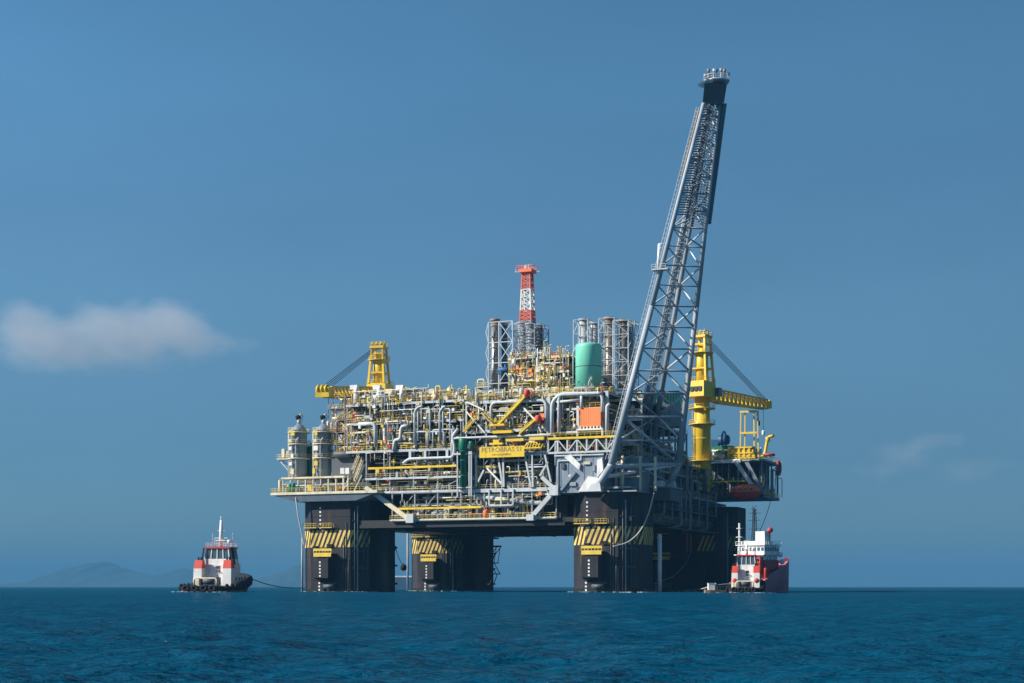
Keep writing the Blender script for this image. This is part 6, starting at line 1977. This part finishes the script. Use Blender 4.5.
SKY_TINT = (.66, .92, .98)
HAZE_COL = (.105, .315, .545, 1)
HAZE_D = 1.35e-4
try:
    haze()
except TypeError:
    pass

# ================================================================= light, sky, camera
SUN_EL, BETA = R(33), R(13)
sdir = (-math.cos(BETA) * math.cos(SUN_EL), -math.sin(BETA) * math.cos(SUN_EL), math.sin(SUN_EL))
sl = bpy.data.lights.new('sun', 'SUN'); sl.energy = 5.0; sl.angle = R(.53); sl.color = (1, .94, .84)
so = bpy.data.objects.new('sun', sl); COL.objects.link(so)
from mathutils import Vector
so.rotation_euler = Vector(sdir).to_track_quat('Z', 'Y').to_euler()
so.location = (-200, 100, 300)

wd = bpy.data.worlds.new('World'); sc.world = wd; wd.use_nodes = True
nt = wd.node_tree
bg = nt.nodes['Background']
sky = nt.nodes.new('ShaderNodeTexSky'); sky.sky_type = 'NISHITA'; sky.sun_disc = False
sky.sun_elevation = SUN_EL
sky.sun_rotation = math.atan2(sdir[0], sdir[1]) % (2 * math.pi)
sky.air_density = 1.0; sky.dust_density = 0.1; sky.ozone_density = 4.0; sky.altitude = 0
mul = nt.nodes.new('ShaderNodeMix'); mul.data_type = 'RGBA'; mul.blend_type = 'MULTIPLY'; mul.inputs[0].default_value = 1
tcw = nt.nodes.new('ShaderNodeTexCoord'); sx_ = nt.nodes.new('ShaderNodeSeparateXYZ')
nt.links.new(tcw.outputs['Generated'], sx_.inputs[0])
rw = nt.nodes.new('ShaderNodeValToRGB'); rw.color_ramp.interpolation = 'EASE'
SKY_STOPS = [(0.0, (.50, .50, .56)), (.064, (.50, .53, .63)), (.19, (.80, .79, .79)), (.33, (.93, 1.02, .98)), (.6, (1, 1, 1))]
e_ = rw.color_ramp.elements
while len(e_) < len(SKY_STOPS): e_.new(.5)
for q_, (p_, c_) in zip(e_, SKY_STOPS): q_.position = p_; q_.color = (*[c_[i] * SKY_TINT[i] for i in range(3)], 1)
nt.links.new(sx_.outputs['Z'], rw.inputs['Fac'])
mx_ = nt.nodes.new('ShaderNodeMath'); mx_.operation = 'MULTIPLY_ADD'; mx_.inputs[1].default_value = -.45; mx_.inputs[2].default_value = 1.0
nt.links.new(sx_.outputs['X'], mx_.inputs[0])
vm_ = nt.nodes.new('ShaderNodeVectorMath'); vm_.operation = 'SCALE'
nz_ = nt.nodes.new('ShaderNodeTexNoise'); nz_.inputs['Scale'].default_value = 5; nz_.inputs['Detail'].default_value = 5
mpw = nt.nodes.new('ShaderNodeMapping'); mpw.inputs['Scale'].default_value = (1, 1, 3.2); mpw.inputs['Rotation'].default_value = (0, .25, 0)
nt.links.new(tcw.outputs['Generated'], mpw.inputs['Vector']); nt.links.new(mpw.outputs['Vector'], nz_.inputs['Vector'])
na_ = nt.nodes.new('ShaderNodeMath'); na_.operation = 'MULTIPLY_ADD'; na_.inputs[1].default_value = .22; na_.inputs[2].default_value = .89
nt.links.new(nz_.outputs['Fac'], na_.inputs[0])
nb_ = nt.nodes.new('ShaderNodeMath'); nb_.operation = 'MULTIPLY'
nt.links.new(na_.outputs[0], nb_.inputs[0]); nt.links.new(mx_.outputs[0], nb_.inputs[1])
nt.links.new(rw.outputs['Color'], vm_.inputs[0]); nt.links.new(nb_.outputs[0], vm_.inputs['Scale'])
nt.links.new(vm_.outputs['Vector'], mul.inputs[7])
nt.links.new(sky.outputs['Color'], mul.inputs[6])
nt.links.new(mul.outputs[2], bg.inputs['Color'])
bg.inputs['Strength'].default_value = .067

cd = bpy.data.cameras.new('camera'); cam = bpy.data.objects.new('camera', cd); COL.objects.link(cam)
cam.location = (0, 0, CAMH)
cam.rotation_euler = (R(90), 0, 0)
cd.sensor_width = 36; cd.lens = FPX * 36 / 1024
cd.shift_y = (HZ - 341.5) / 1024
cd.clip_start = .5; cd.clip_end = 60000
sc.camera = cam

sc.view_settings.view_transform = 'Standard'; sc.view_settings.look = 'None'; sc.view_settings.gamma = 1; sc.view_settings.exposure = 0.74
sc.view_settings.use_curve_mapping = False
sc.cycles.use_denoising = True
sc.cycles.max_bounces = 6
sc.cycles.volume_bounces = 0
sc.cycles.volume_step_rate = 1.0
